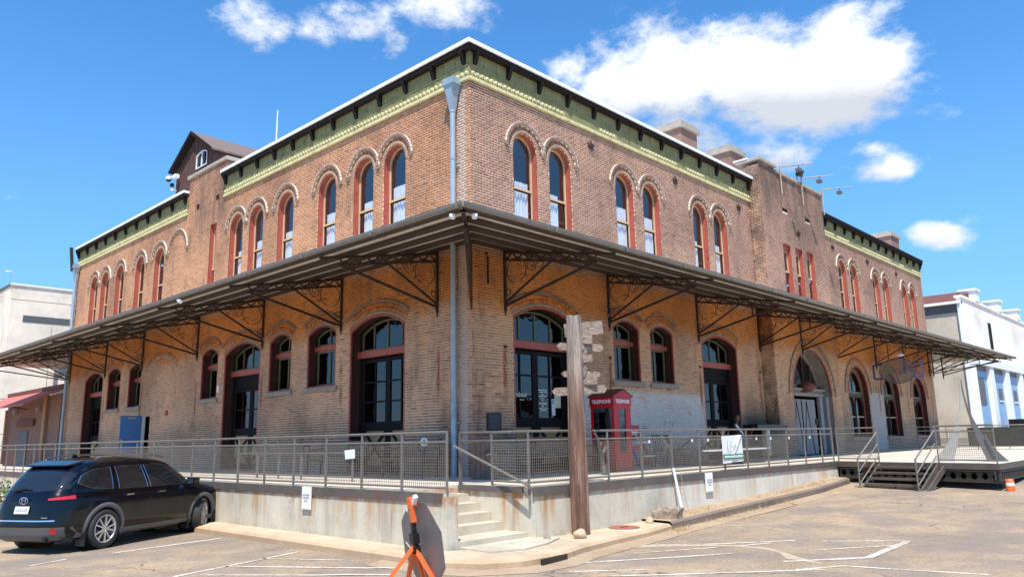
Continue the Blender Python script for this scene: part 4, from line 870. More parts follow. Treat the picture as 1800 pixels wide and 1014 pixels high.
def bracket(k=1.0, hang=False):
    """iron truss bracket in the local y-z plane, wall at y=0, reaching to y=-3.4*k"""
    T = lambda y, z: (0, y*k, z)
    mb = B('iron'); mb.bar(T(-.03,3.95), T(-.03,5.47), .06, .06); mb.tube(T(-.03,3.95), T(-.03,3.83), .03, 6, .012); br = mb.build('canopy_bracket', CP)
    c = B('iron'); c.bar(T(-.05,5.44), T(-3.40,4.79), .07, .055); c.bar(T(-.05,5.24), T(-2.95,4.70), .07, .05); c.build('chord', br)
    l = B('iron'); n = 15; pt = [(-.1-2.85*i/n, (5.43 if i % 2 else 5.25) - (2.85*i/n)*(.194 if i % 2 else .186)) for i in range(n+1)]
    for a, b in zip(pt[:-1], pt[1:]): l.bar(T(*a), T(*b), .035, .03)
    l.build('lattice', br)
    s = B('iron'); s.bar(T(-.05,4.08), T(-2.92,4.72), .055, .055); s.build('strut', br)
    s = B('iron'); s.bar(T(-.05,4.16), T(-1.62,4.98), .045, .045); 
    if hang: s.bar(T(-2.0,4.52), T(-2.0,4.9), .04, .04)
    s.build('brace', br)
    def arc(cy, cz, r_, a0, a1, t_=.012, n=14): B('iron').path([T(cy+r_*math.cos(R(a0+(a1-a0)*i/n)), cz+r_*math.sin(R(a0+(a1-a0)*i/n))) for i in range(n+1)], t_, 5).build('scroll', br)
    arc(-.42, 4.92, .32, -75, 250); arc(-.93, 4.98, .15, -40, 300); arc(-1.22, 4.95, .09, 0, 320); arc(-.14, 4.40, .075, 0, 330); arc(-.93, 4.99, .07, 0, 300); arc(-.62, 4.66, .14, 60, 170)
    return br
b0 = bracket(); b1 = bracket(1.0, True); bd = bracket(math.sqrt(2)*.985)
for i, x in enumerate((1.14, 5.45)): o = b0 if i == 0 else inst(b0, CP); o.location = (x, 0, 0)
for i, (x, y) in enumerate(((10.42,0),(14.86,0),(17.5,-.5),(22.2,0),(27.3,0),(31.6,0),(35.95,0),(38.6,0))): 
    o = b1 if i == 0 else inst(b1, CP); o.location = (x, y, 0)
    if y: o.scale = (1, .86, 1)
for y in (1.21, 5.38, 9.83, 14.58, 19.63, 23.8, 28.55): o = inst(b0, CP); o.location = (0, y, 0); o.rotation_euler = (0, 0, SIDE_L)
bd.rotation_euler = (0, 0, -R(45)); bd.location = (-.02, -.02, 0)
o = inst(bd, CP); o.location = (36.57, -.02, 0); o.rotation_euler = (0, 0, R(45)); o = inst(bd, CP); o.location = (-.02, 28.87, 0); o.rotation_euler = (0, 0, -R(135))
# ------------------------------------------------------------------ railings
def rail_panel(par, p, q, mesh_=True, posts=True, h=1.0):
    """one bay of railing between posts p and q (xy tuples), wire mesh between the rails"""
    P_ = Vector((*p, 0)); Q_ = Vector((*q, 0))
    mb = B('rail_metal'); mb.tube(P_+Vector((0,0,.955)), Q_+Vector((0,0,.955)), .020, 8); mb.build('top_rail', par)
    B('rail_metal').tube(P_+Vector((0,0,.80)), Q_+Vector((0,0,.80)), .016, 8).build('mid_rail', par)
    B('rail_metal').tube(P_+Vector((0,0,.085)), Q_+Vector((0,0,.085)), .018, 8).build('bottom_rail', par)
    if mesh_:
        w_ = MB().mat('rail_metal'); L_ = (Q_-P_).length; d = (Q_-P_)/L_; n = int(L_/.0508); vs = []
        nn = Vector((-d.y, d.x, 0)); t_ = .0040
        for k in range(1, n): c = P_+d*(L_*k/n); w_.tube(c+Vector((0,0,.1)), c+Vector((0,0,.79)), t_*1.1, 3, cap=False, smooth=False)
        for k in range(1, 14): z = .1+.69*k/14; w_.tube(P_+Vector((0,0,z)), Q_+Vector((0,0,z)), t_*1.1, 3, cap=False, smooth=False)
        w_.build('wire_mesh', par, kind='stuff')
def post(par, p, zb=-.12, h=.96, r_=.022, mat='rail_metal'): B(mat).bar((p[0], p[1], zb), (p[0], p[1], h), .032, .030).build('post', par)
RL = thing('platform_railing', 'grey mesh railing along the left platform edge behind the dark car', 'railing', (0,0,0))
ys = [-3.69+1.143*k for k in range(24)]
for k, y in enumerate(ys):
    post(RL, (-4.06, y))
    if k < len(ys)-1: rail_panel(RL, (-4.06, y), (-4.06, ys[k+1]), k < 14)
RR_ = thing('platform_railing', 'grey mesh railing along the right platform edge with a white banner tied on', 'railing', (0,0,0))
xr = [-2.35+1.143*k for k in range(12)] + [11.05]
pp = [(-2.16,-2.79)] + [(x, -3.88) for x in xr]
for k, p in enumerate(pp):
    post(RR_, p)
    if k < len(pp)-1: rail_panel(RR_, p, pp[k+1], k < 10)
mb = B('fascia_steel'); mb.bar((-2.22,-2.0,-.12), (-2.22,-2.0,.96), .05, .05); mb.tube((-2.22,-2.0,.955), (-2.16,-2.79,.955), .024, 8); mb.tube((-2.22,-2.0,.80), (-2.16,-2.79,.80), .019, 8); mb.build('stair_newel', RR_)
HR = thing('stair_handrail', 'sloping grey handrail beside the concrete corner steps', 'handrail', (-2.3,-3,0))
mb = B('rail_metal'); mb.tube((-2.30,-1.90,.72), (-2.46,-3.98,.04), .024, 8); mb.tube((-2.46,-3.98,.02),(-2.36,-3.9,.02),.024,8); mb.tube((-2.28,-2.79,.55),(-2.16,-2.79,.55),.014,6); mb.build('rail', HR, (2.3,3,0))
# second, inner railing on the left (ramp)
RM = thing('ramp_railing', 'low grey inner railing of the ramp behind the left railing', 'railing', (0,0,0))
for k in range(6):
    y0 = 1.05+k*1.02; B('rail_metal').bar((-2.55, y0, 0), (-2.55, y0, .62), .035, .035).build('post', RM)
    if k < 5: B('rail_metal').tube((-2.55, y0, .10), (-2.55, y0+1.02, .10), .018, 6).tube((-2.55, y0, .60), (-2.55, y0+1.02, .60), .018, 6).build('rail', RM)
# locks clipped on the right railing
MK = B('trim_grey'); MK.tube((0,0,0),(0,0,-.04),.01,5); MK.mat('ink_white').box((-.014,-.012,-.10),(.014,.012,-.04)); mk = None
for i, x in enumerate((1.35, 3.05, 3.75, 4.55, 6.15, 6.95, 8.05, 9.4)):
    o = MK.build('padlock') if mk is None else inst(mk); mk = mk or o; o.location = (x, -3.905, .79)
    tag(o, 'tiny white padlock %s on the right railing' % ('first from the pole','second from the pole','third from the pole, just left of the banner','hidden at the middle of the banner','first right of the banner','second right of the banner','last but one towards the stage','last one before the stage')[i], 'padlock', 'padlocks clipped on the right railing')
# banner, papers, parking signs
bn = thing('banner', 'white cloth banner with grey script and a green band tied to the railing', 'banner', (4.8,-3.93,.5))
mb = B('white_paint'); nx, nz = 18, 14; vs = []
for j in range(nz+1):
    for i in range(nx+1):
        u = i/nx; v = j/nz; fold = .05*math.exp(-((u-.35-.55*v)**2)/.004)*(.3+v*.7)
        vs.append((-.5+1.02*u, -.012-fold-.008*math.sin(u*9+v*3), -.30+.60*v - .03*(1-v)*(1-u) + (.03*u*v)))
mb.add(vs, [(j*(nx+1)+i, j*(nx+1)+i+1, (j+1)*(nx+1)+i+1, (j+1)*(nx+1)+i) for j in range(nz) for i in range(nx)], smooth=True); mb.build('cloth', bn)
B('ink_green').box((-.49,-.035,-.23),(.51,-.03,-.12)).build('green_band', bn); mb = B('ink_white'); x = -.44
while x < .46: w_ = random.uniform(.03,.06); mb.box((x,-.038,-.20),(min(.46, x+w_),-.036,-.15+random.uniform(-.005,.008))); x += w_+.018
mb.build('band_lettering', bn)
mb = B('ink_grey')
def stroke(mb, pts, r_=.006, y=-.045): mb.path([(x, y, z) for x, z in pts], r_, 4)
stroke(mb, [(-.28,.20),(-.27,.10),(-.27,-.02),(-.24,-.07),(-.19,-.06),(-.15,.02),(-.12,.12),(-.11,.19)],.008); stroke(mb, [(-.12,.12),(-.09,.03),(-.05,.02),(-.03,.06),(-.01,.02),(.03,.05),(.05,.10)]); stroke(mb, [(.05,.10),(.04,.03),(.08,.02),(.10,.13),(.13,.05),(.17,.04),(.20,.13)])
mb.build('script_lettering', bn)
tag(B('paper_white').add([(-4.09,-.90,.68),(-4.09,-1.22,.70),(-4.092,-1.24,.54),(-4.092,-.93,.52)],[(0,1,2,3)]).build('paper_notice'), 'small white paper notice fixed to the left railing mesh', 'notice')
def park_sign(M, label, rot):
    p = thing('parking_sign', label, 'sign', (0,0,0)); 
    def bx(n_, mat, a, b): B(mat).box(a, b, M).build(n_, p)
    bx('plate', 'paper_white', (-.155,-.02,-.40),(.155,0,.02)); bx('border', 'ink_white', (-.13,-.023,-.38),(.13,-.02,0))
    for i, (w_, z, s_) in enumerate((('CUSTOMER',-.15,.045),('PARKING',-.205,.055),('ONLY',-.26,.05))):
        text('lettering', w_, s_, M @ faceM((0,-.026,z), (1,0,0), (0,0,1)), 'ink_grey', p, bold=.001)
park_sign(Matrix.Translation((-4.13,.25,-.01)) @ Matrix.Rotation(SIDE_L,4,'Z'), 'narrow white parking sign on the left platform wall behind the car bonnet', 0)
park_sign(Matrix.Translation((3.57,-3.955,-.02)), 'narrow white parking sign on the right platform wall below the banner', 0)
# ------------------------------------------------------------------ steel stage
SG = thing('steel_stage', 'dark steel stage with holed beams extending the platform on the right', 'stage', (0,0,0))
A = Vector((11.12,-3.97,0)); Bc = Vector((9.98,-8.35,0)); ed = (Bc-A).normalized(); en = Vector((ed.y, -ed.x, 0)); en = -en if en.x > 0 else en   # outward normal of the stair side
mb = B('conc_floor').prismz([(A.x,A.y),(Bc.x,Bc.y),(34,-8.35),(34,-3.97)][::-1], -.05, .0); mb.build('deck', SG)
LE = (Bc-A).length; FM = Matrix((ed, -en, Vector((0,0,1)))).transposed().to_4x4(); FM.translation = A
# local: x along the edge, y inward, z up
B('fascia_steel').box((0,-.03,-.15),(LE,0,.003), FM).build('edge_beam', SG)
def holed_beam(M, L_, n, zt=-.17, h=.30, name='castellated_beam'):
    mb = B('dark_steel'); mb.box((0,-.02,zt-.03),(L_,.10,zt), M); mb.box((0,-.02,zt-h),(L_,.10,zt-h+.03), M); s = L_/n; r_ = min(.085, s*.38)
    for k in range(n):
        cx = (k+.5)*s; cz = zt-h/2; hexa = [(cx+r_*math.cos(R(60*i)), cz+r_*math.sin(R(60*i))) for i in range(6)]
        x0, x1 = k*s, (k+1)*s; z0, z1 = zt-h+.03, zt-.03; cor = [(x1,cz),(x1,z1),(x0,z1),(x0,cz),(x0,z0),(x1,z0)]
        for i in range(6):
            j = (i+1) % 6; a, b = hexa[i], hexa[j]; c, d = cor[j], cor[i]
            poly = [(d[0],.03,d[1]),(c[0],.03,c[1]),(b[0],.03,b[1]),(a[0],.03,a[1])]
            mb.add(poly, [(0,1,2,3)], M); mb.add([(a[0],.03,a[1]),(b[0],.03,b[1]),(b[0],.06,b[1]),(a[0],.06,a[1])], [(0,1,2,3)], M)
            if i in (1,): mb.add([(x0,.03,z1),(x1,.03,z1),(hexa[1][0],.03,hexa[1][1]),(hexa[2][0],.03,hexa[2][1])], [(0,1,2,3)], M)
    return mb.build(name, SG)
holed_beam(FM, LE, 17)
FM2 = Matrix.Translation((Bc.x, Bc.y, 0)); B('fascia_steel').box((0,-.03,-.15),(24,0,.003), FM2).build('edge_beam', SG)
mb = B('dark_steel'); mb.box((0,-.02,-.20),(24,.06,-.17), FM2); mb.box((0,-.02,-.42),(24,.06,-.39), FM2); mb.box((0,.1,-.40),(24,.14,-.18), FM2)
for k in range(110): mb.box((k*.2,-.01,-.39),(k*.2+.06,.05,-.20), FM2)
mb.build('ribbed_beam', SG)
for (x, y) in ((.3,.5),(2.4,.5),(4.2,.6)): p = FM @ Vector((x,y,0)); B('dark_steel').bar((p.x,p.y,gz(p.x,p.y)-.1),(p.x,p.y,-.4),.1,.1).build('leg', SG)
for x in (13.,16.,19.): B('dark_steel').bar((x,-7.9,gz(x,-8)-.1),(x,-7.9,-.4),.12,.12).build('leg', SG)
# steel stair: local x along the edge, -y outward
SS = thing('steel_stairs', 'open steel stairs with twin handrails leading up to the stage', 'stairs', tuple(A))
q0, q1 = 1.33, 2.98; F3 = FM.copy(); F3.translation = (0,0,0); zb = -.78
for k in range(5):
    z = -.10-.145*k; y = -.08-.20*k; B('fascia_steel').box((q0+.06, y-.20, z-.055), (q1-.06, y, z), F3).build('tread', SS)
    B('fascia_steel').bar(F3 @ Vector(((q0+q1)/2, y-.02, z-.055)), F3 @ Vector(((q0+q1)/2, y-.02, z-.145)), .03, .03).build('tread_bracket', SS)
for x in (q0, q1): B('fascia_steel').bar(F3 @ Vector((x, .02, -.10)), F3 @ Vector((x, -1.02, zb-.05)), .05, .16).build('stringer', SS)
B('fascia_steel').bar(F3 @ Vector((q1+.16, .02, -.12)), F3 @ Vector((q1+.16, -.92, zb+.02)), .04, .14).build('stringer', SS)
for x in (q0, q1):
    mb = B('rail_metal'); a = F3 @ Vector((x, -.02, .82)); b = F3 @ Vector((x, -1.0, .12)); mb.tube(a, b, .022, 6); mb.tube(b, F3 @ Vector((x, -1.0, zb+.02)), .022, 6); mb.tube(F3 @ Vector((x, -.02, .50)), F3 @ Vector((x, -1.0, -.24)), .018, 6); mb.tube(F3 @ Vector((x, -.02, .18)), F3 @ Vector((x, -1.0, -.55)), .018, 6); mb.build('handrail', SS)
# stage railings
SR = thing('stage_railing', 'short mesh railing left of the steel stairs on the stage edge', 'railing', (0,0,0))
f_ = lambda x, y=.03: tuple((FM @ Vector((x, y, 0)))[:2])
for a, b in ((f_(.0), f_(1.30)),): rail_panel(SR, a, b); post(SR, a); post(SR, b)
SR2 = thing('stage_railing', 'mesh railing panel right of the steel stairs at the stage corner', 'railing', (0,0,0))
a, b = f_(3.0), f_(LE-.06); m_ = tuple((Vector(a)+Vector(b))/2); rail_panel(SR2, a, b); post(SR2, a); post(SR2, b)
SR3 = thing('stage_railing', 'long plain railing along the far side of the stage', 'railing', (0,0,0))
for k in range(9): 
    a = (27+.3*k, -1.6-1.15*k); b = (27+.3*(k+1), -1.6-1.15*(k+1)); post(SR3, a, 0, 1.05)
    for z in (1.03,.85,.12): B('rail_metal').tube((*a,z),(*b,z),.025,6).build('rail', SR3)
tag(B('dark_steel').box((26.5,-6.6,.15),(26.9,-3.8,.95)).build('screen_panel'), 'dark opaque screen panel on the far side of the stage', 'panel')
# sculpture of two flared legs
SC_ = thing('metal_sculpture', 'tall grey steel sculpture of two flared curved legs on the stage', 'sculpture', (11.55,-7.35,0), math.atan2(-8.05+6.75, .45))
def flared(s_, mat):
    mb = B(mat); n = 14; L1 = []; L2 = []
    for i in range(n+1):
        v = i/n; z = 2.2*v; out = .40*(1-v)**1.8; w_ = .46*(1-v)**3.0+.03; L1.append((s_*(out+w_), z)); L2.append((s_*max(.012, out), z))
    for i in range(n):
        a, b, c, d = L1[i], L1[i+1], L2[i+1], L2[i]
        for y in (-.03, .03): mb.add([(a[0],y,a[1]),(b[0],y,b[1]),(c[0],y,c[1]),(d[0],y,d[1])], [(0,1,2,3)])
        mb.add([(a[0],-.03,a[1]),(b[0],-.03,b[1]),(b[0],.03,b[1]),(a[0],.03,a[1])], [(0,1,2,3)]); mb.add([(d[0],-.03,d[1]),(c[0],-.03,c[1]),(c[0],.03,c[1]),(d[0],.03,d[1])], [(0,1,2,3)])
    return mb.build('leg', SC_)
flared(-1, 'galv'); flared(1, 'trim_grey'); B('trim_grey').tube((.25,.1,.6),(.55,.25,.02),.03,6).tube((.4,-.1,.7),(.62,-.1,.02),.025,6).build('stay_rod', SC_)
bb = thing('barricade_base', 'orange and white plastic drum base beside the stage corner', 'traffic drum', (10.05,-8.5,gz(10.05,-8.5)), R(20))
B('orange_vinyl').lathe([(.10,0),(.10,.12),(.098,.125)],16).build('lower_band', bb); B('white_paint').lathe([(.098,.125),(.097,.20)],16).build('white_band', bb); B('orange_vinyl').lathe([(.097,.20),(.09,.28),(0,.29)],16).build('upper_band', bb)
# ------------------------------------------------------------------ neighbours
WB = thing('white_building', 'white rendered commercial building with blue bays behind the stage', 'building', (48,.67,0))
mb = B('white_render'); mb.box((0,0,-1),(60,.3,10.02)); w_ = mb.build('wall', WB)
for k, (x0, x1, zt) in enumerate(((.0,3.3,10.02),(5.2,10.2,9.65),(12.6,18,9.3),(20,60,9.0))): pass
mb = B('white_render'); mb.box((-.1,-.1,10.02),(60,.4,10.2)); mb.build('parapet', WB)
B('grey_render').box((.0,.3,-1),(.3,14,9.0)).build('side_wall', WB); B('trim_grey').box((-.02,.3,9.0),(.3,14,9.6)).build('side_frieze', WB); B('white_trim').box((-.35,.0,9.6),(.3,14,9.78)).build('side_gutter', WB); B('rust_roof').add([(-.1,.3,9.78),(-.1,14,9.78),(5,14,11.2),(5,.3,11.2),(5,.3,9.78)],[(0,3,2,1),(0,4,3)]).build('roof', WB)
B('white_trim').box((-.22,-.02,.0),(-.02,.22,9.6)).build('downpipe', WB); B('rust_roof').tube((-.1,3.0,-1),(-.1,3.0,6.0),.09,8).build('rust_pipe', WB)
for x in (4.3, 11.5, 18.3): B('white_trim').box((x-.5,-.15,10.2),(x+.5,.9,11.0)).box((x-.62,-.25,11.0),(x+.62,1.0,11.15)).build('chimney', WB)
o = B('black_wood').box((7.0,-.03,6.9),(7.9,.02,8.9)).build('window', WB)
B('stone_sill').box((-.5,.3,-1.2),(-.02,14,.35)).build('plinth', WB)
o = B('coping').box((-.03,5.2,6.7),(-.0,6.2,8.2)).build('patch', WB); B('black_wood').box((-.06,5.4,6.8),(-.03,6.0,8.0)).build('window', WB); B('trim_grey').box((-.1,3.9,3.9),(-.02,6.4,4.0)).build('ledge', WB)
B('black_wood').box((-.03,3.4,.0),(-.004,5.6,.8)).build('opening', WB)
for k in range(7):
    x = -.9+5.0*k; B('white_trim').box((max(.05, x),-.35,-1),(x+1.15,-.02,5.35)).build('pilaster', WB)
B('white_trim').box((0,-.42,5.35),(40,-.02,5.9)).build('lintel_band', WB)
for k in range(6):
    x0 = -.9+5.0*k+1.15; x1 = -.9+5.0*(k+1); p = B('sky_blue_panel').box((x0,-.06,-1),(x1,-.015,5.35)).build('bay_panel', WB)
    a, b, c, d = (.9,2.9,2.6,4.5) if k == 0 else (2.0,3.1,3.0,3.9)
    B('trim_grey').box((x0+a,-.10,c),(x0+b,-.065,d)).build('window', p); B('trim_grey').box((x0,-.10,5.0),(x1,-.065,5.35)).build('shade_strip', p)
    if k: B('white_trim').box((x0+a-.1,-.12,c-.1),(x0+b+.1,-.08,c)).build('window_sill', p); B('trim_grey').box((x0+.4,-.10,2.3),(x0+1.1,-.065,4.4)).build('window', p)
FS = thing('fire_stairs', 'black steel entrance stairs with landing against the blue bays', 'stairs', (51.5,-.4,0))
mb = B('black_plastic'); mb.box((0,-2.6,-1),(3.2,-.1,1.55)); mb.build('landing_box', FS)
mb = B('black_plastic')
for z in (1.7, 2.4, 2.9): mb.tube((0,-2.6,z),(3.0,-2.6,z),.04,6)
for x in (0,.8,1.6,2.4,3.0): mb.tube((x,-2.6,1.5),(x,-2.6,2.9),.035,6)
mb.tube((3.0,-2.6,2.9),(5.6,-2.6,.3),.045,6); mb.tube((3.0,-2.6,1.7),(5.6,-2.6,-.8),.06,6)
for k in range(9): mb.tube((3.0+.3*k,-2.6,2.9-.3*k),(3.0+.3*k,-2.6,1.7-.3*k),.03,6)
mb.build('railing', FS)
tag(B('red_plain').box((44.5,-1.6,0),(44.6,-.9,1.0)).build('notice_board'), 'small red notice board standing beyond the stage railing', 'board')
tag(B('blue_plain').tube((47.6,-2.4,0),(47.6,-2.4,1.5),.18,10).build('blue_bin'), 'slim blue bin standing before the blue bays', 'bin')
CB = thing('concrete_block', 'large pale windowless concrete building beyond the left end of the depot', 'building', (4.36,60,0))
B('conc_far').box((0,0,-1),(40,40,14.2)).build('wall', CB); B('white_trim').box((-.1,-.1,14.2),(40.1,.3,14.35)).build('parapet', CB); B('trim_grey').box((-.1,.3,14.2),(.3,40,14.35)).build('parapet', CB)
B('trim_grey').box((1.0,-.03,11.2),(40,.05,11.75)).build('window_strip', CB); B('trim_grey').box((-.03,3.5,11.2),(.05,30,11.7)).build('window_strip', CB)
for z in (13.0,8.4,4.8,2.0): B('trim_grey').box((0,-.008,z),(40,0,z+.035)).build('panel_joint', CB)
for x in (3.2, 6.6): B('trim_grey').box((x,-.008,0),(x+.03,0,11)).build('panel_joint', CB)
B('trim_grey').box((3.7,-1.2,3.0),(9,-.01,9.9)).build('dark_bay', CB); o = B('conc_far').box((3.72,-1.22,5.9),(9,-1.2,6.7)).build('spandrel', CB)
sl = thing('street_lamp', 'small white curved street lamp above the roof of the concrete building', 'street lamp', (4.5,60.3,14.3)); B('white_trim').tube((0,0,0),(0,0,.7),.03,6).path([(0,0,.7),(-.1,-.1,.95),(-.35,-.3,1.05),(-.6,-.5,.95)],.03,6).build('pole', sl); B('lamp_white').lathe([(.0,0),(.14,.02),(.14,.1),(0,.16)],10,Matrix.Translation((-.65,-.55,.85))).build('lamp_head', sl)
RB = thing('brick_annex', 'low red brick annex with a sloping red awning at the far left', 'building', (0,29.6,0))
B('far_red_brick').box((.0,0,-1),(6,9.4,3.5)).build('wall', RB); B('red_tile_roof').add([(-.0,-.2,3.75),(-.0,9.6,3.75),(-1.7,9.6,2.95),(-1.7,-.2,2.95),(-.0,-.2,3.66),(-.0,9.6,3.66),(-1.7,9.6,2.86),(-1.7,-.2,2.86)],[(0,3,2,1),(4,5,6,7),(0,4,7,3),(3,7,6,2)]).build('awning', RB); B('rust_roof').box((-.05,-.2,3.75),(.4,9.6,3.95)).build('parapet', RB)
B('tan_pipe').tube((-.15,1.9,-.9),(-.15,1.9,3.5),.10,8).build('drainpipe', RB); B('tan_pipe').tube((-.15,9.0,0),(-.15,9.0,3.0),.07,8).build('drainpipe', RB)
B('trim_grey').box((-.04,5.0,-1),(-.01,6.6,1.75)).build('door', RB); B('rust_roof').box((-.12,3.9,2.0),(-.01,6.9,2.35)).build('lintel_board', RB); B('iron').tube((-1.5,2.5,2.9),(-.1,5.2,2.9),.03,6).build('awning_bracket', RB)
for y in (3.2,7.4): B('galv').box((-.2,y-.1,2.7),(-.02,y+.1,2.95)).build('wall_light', RB)
tag(B('white_paint').box((-1.6,39.6,-1),(-.2,42,2.2)).mat('red_plain').box((-1.62,39.9,-.9),(-1.6,41.8,1.9)).build('red_shutter_kiosk'), 'white kiosk with a red shutter at the left picture edge', 'kiosk')
def bush(name, label, x, y, z, r_, h, n=500):
    mb = MB().mat('haze_scrub'); 
    for k in range(n):
        a = random.uniform(0, 6.28); rr = r_*math.sqrt(random.random()); zz = h*random.random(); c = Vector((x+rr*math.cos(a), y+rr*math.sin(a), z+zz*(1-.5*rr/r_))); s_ = random.uniform(.03,.09)
        u = Vector((random.gauss(0,1),random.gauss(0,1),random.gauss(0,1))).normalized(); v = u.orthogonal().normalized(); mb.add([c-u*s_, c+v*s_*.6, c+u*s_, c-v*s_*.6], [(0,1,2,3)])
    return tag(mb.build(name), label, 'shrub')
bush('shrub', 'small green shrub at the left edge beyond the dark car', -5.2, 17.5, -1.0, .7, 1.0)
# ------------------------------------------------------------------ things on and around the platform
# old utility pole with the backs of pointing boards
UP = thing('signpost_pole', 'thick weathered wooden pole stub carrying the backs of several pointing boards', 'signpost', (-1.27,-4.11,-.88))
mb = B('pole_wood'); n = 22; lev = 16; vs = []
for j in range(lev+1):
    z = 3.94*j/lev; r0 = .165-.03*j/lev
    for k in range(n): a = 2*math.pi*k/n; rr = r0*(1+.05*math.sin(a*5+j*.35)+.035*math.sin(a*11+j*.2)+.02*random.random()); vs.append((rr*math.cos(a), rr*math.sin(a), z+(.02*math.sin(a*3) if j == lev else 0)))
mb.add(vs, [(j*n+k, j*n+(k+1) % n, (j+1)*n+(k+1) % n, (j+1)*n+k) for j in range(lev) for k in range(n)], smooth=False); mb.add(vs[-n:], [tuple(range(n))]); mb.build('post', UP)
cr_ = rt2.copy(); cr_.z = 0; cr_.normalize(); cf = Vector((-cr_.y, cr_.x, 0))
def board(cx, z, w, h, rot, tilt=0, back=.17, name='pointing_board', notch=False):
    """board fixed behind the pole; cx along the street-facing direction"""
    Mx = Matrix((cr_, cf, Vector((0,0,1)))).transposed().to_4x4(); Mx.translation = cr_*cx + cf*back + Vector((0,0,z+.88))
    Mx = Mx @ Matrix.Rotation(R(rot), 4, 'Z') @ Matrix.Rotation(R(tilt), 4, 'Y')
    poly = [(-w/2,-h/2),(w/2,-h/2),(w/2+(.05 if notch else 0),0),(w/2,h/2),(-w/2,h/2),(-w/2-(.06 if notch else 0),.01)]
    return MB().mat('board_wood').prism(poly, -.018, .018, Mx).build(name, UP)
for a in ((.20,2.84,.74,.25,6,-5),(.15,2.65,.42,.18,-8,2),(.13,2.50,.80,.14,10,2,.2,'pointing_board',True),(.19,2.27,.32,.13,-15,-4),(.13,1.99,.66,.11,12,1,.2,'pointing_board',True),(.20,1.86,.44,.12,-6,0,.19),(.09,1.69,.94,.15,9,-3,.2,'pointing_board',True)): board(*a)
for z in (2.1, 2.4, 2.6): board(.21, z, .07, .34, 30, 25, .19, 'cleat')
wr = B('galv'); wr.path([tuple(cr_*(-.04+.03*math.sin(i)) - cf*.17 + Vector((0,0,.9+.11*i))) for i in range(7)], .004, 4); wr.build('loose_wire', UP)
def rock(name, label, cat, loc, s, mat='rock', seed=1, angular=False):
    bm = bmesh.new(); bmesh.ops.create_icosphere(bm, subdivisions=3, radius=1)
    rd = random.Random(seed)
    ph = [rd.uniform(0,6) for _ in range(6)]
    for v in bm.verts:
        c = v.co; d = 1+.12*math.sin(2.1*c.x+ph[0])*math.sin(2.4*c.y+ph[1])+.08*math.sin(4*c.z+ph[2]+2*c.x)+.03*math.sin(9*c.x+ph[3])*math.sin(8*c.y)
        if angular: c.x = math.copysign(min(abs(c.x)*1.35,.95), c.x); c.y = math.copysign(min(abs(c.y)*1.35,.95), c.y); c.z = math.copysign(min(abs(c.z)*1.4,.9), c.z); d *= 1+.10*rd.random()
        v.co = Vector((c.x*s[0], c.y*s[1], c.z*s[2]))*d
        if v.co.z < -s[2]*.55: v.co.z = -s[2]*.55
    me = bpy.data.meshes.new(name); bm.to_mesh(me); bm.free(); me.materials.append(MATS[mat]); me.polygons.foreach_set('use_smooth', [not angular]*len(me.polygons))
    o = bpy.data.objects.new(name, me); COL.objects.link(o); o.location = loc; o.rotation_euler = (0,0,rd.uniform(0,3)); return tag(o, label, cat)
rock('boulder', 'round tan boulder at the foot of the wooden pole', 'boulder', (-1.68,-4.42,-.80), (.13,.10,.10), seed=3)
rock('boulder', 'small tan stone beside the rusty manhole lid', 'stone', (.78,-4.2,-.80), (.09,.08,.07), seed=5)
rock('concrete_rubble', 'rough block of broken concrete on the strip beside the white pipes', 'rubble', (1.32,-4.28,-.72), (.27,.2,.16), 'rubble', 8, True)
rock('boulder', 'dark stone lump at the edge of the bottom step', 'stone', (-2.2,-4.12,-.84), (.08,.06,.07), 'rubble', 11)
rock('boulder', 'small pale rubble lying in the gutter before the steel stairs', 'stone', (5.9,-4.85,-.81), (.08,.05,.035), 'rubble', 12)
ml = thing('manhole_lid', 'rusty round manhole lid on the pale pavement right of the pole', 'manhole lid', (-.15,-4.25,-.855)); B('rust_lid').lathe([(.29,0),(.29,.03),(.27,.035),(.25,.025),(0,.03)], 28).build('lid', ml); B('conc_step').lathe([(.33,-.02),(.33,.012),(.29,.014)], 28).build('rim', ml); B('rust_lid').box((-.1,-.02,.03),(.1,.02,.05)).build('handle', ml)
pp_ = thing('plastic_pipes', 'white plastic pipes leaning against the right platform wall', 'pipe', (2.1,-4.1,-.82)); B('white_paint').tube((0,-.05,0),(.0,.13,.98),.03,10).build('pipe', pp_); B('galv').path([(.02,-.02,.95),(.1,-.05,.4),(.22,-.08,.0)],.006,4).build('wire', pp_); B('white_paint').tube((.05,-.12,.03),(.3,-.1,.03),.025,8).build('pipe_stub', pp_)
# telephone booth
BX, BY, BW, BHt = 3.28, -1.62, .72, 1.98
TB = thing('telephone_booth', 'red telephone booth with gabled roof and white lettering on the platform', 'telephone booth', (BX+BW/2, BY+BW/2, 0))
T0 = Matrix.Translation((-BW/2, -BW/2, 0))
for (x, y) in ((0,0),(BW-.07,0),(0,BW-.07),(BW-.07,BW-.07)): B('red_booth').box((x,y,0),(x+.07,y+.07,1.60), T0).build('corner_post', TB)
B('red_booth').box((-.02,-.02,1.60),(BW+.02,BW+.02,1.82), T0).build('fascia', TB)
M_ = MB().mat('red_booth'); M_.prism([(-.05,1.822),(BW+.05,1.822),(BW/2,1.985)], -.05, -.02, T0); M_.prism([(-.05,1.822),(BW+.05,1.822),(BW/2,1.985)], BW+.02, BW+.05, T0); M_.build('gable', TB)
M_ = MB().mat('booth_roof')
for s_ in (-1,1): M_.prism([(BW/2,2.0),(BW/2+s_*(BW/2+.07),1.815),(BW/2+s_*(BW/2+.07),1.835),(BW/2,2.025)], -.055, BW+.055, T0)
M_.build('roof', TB)
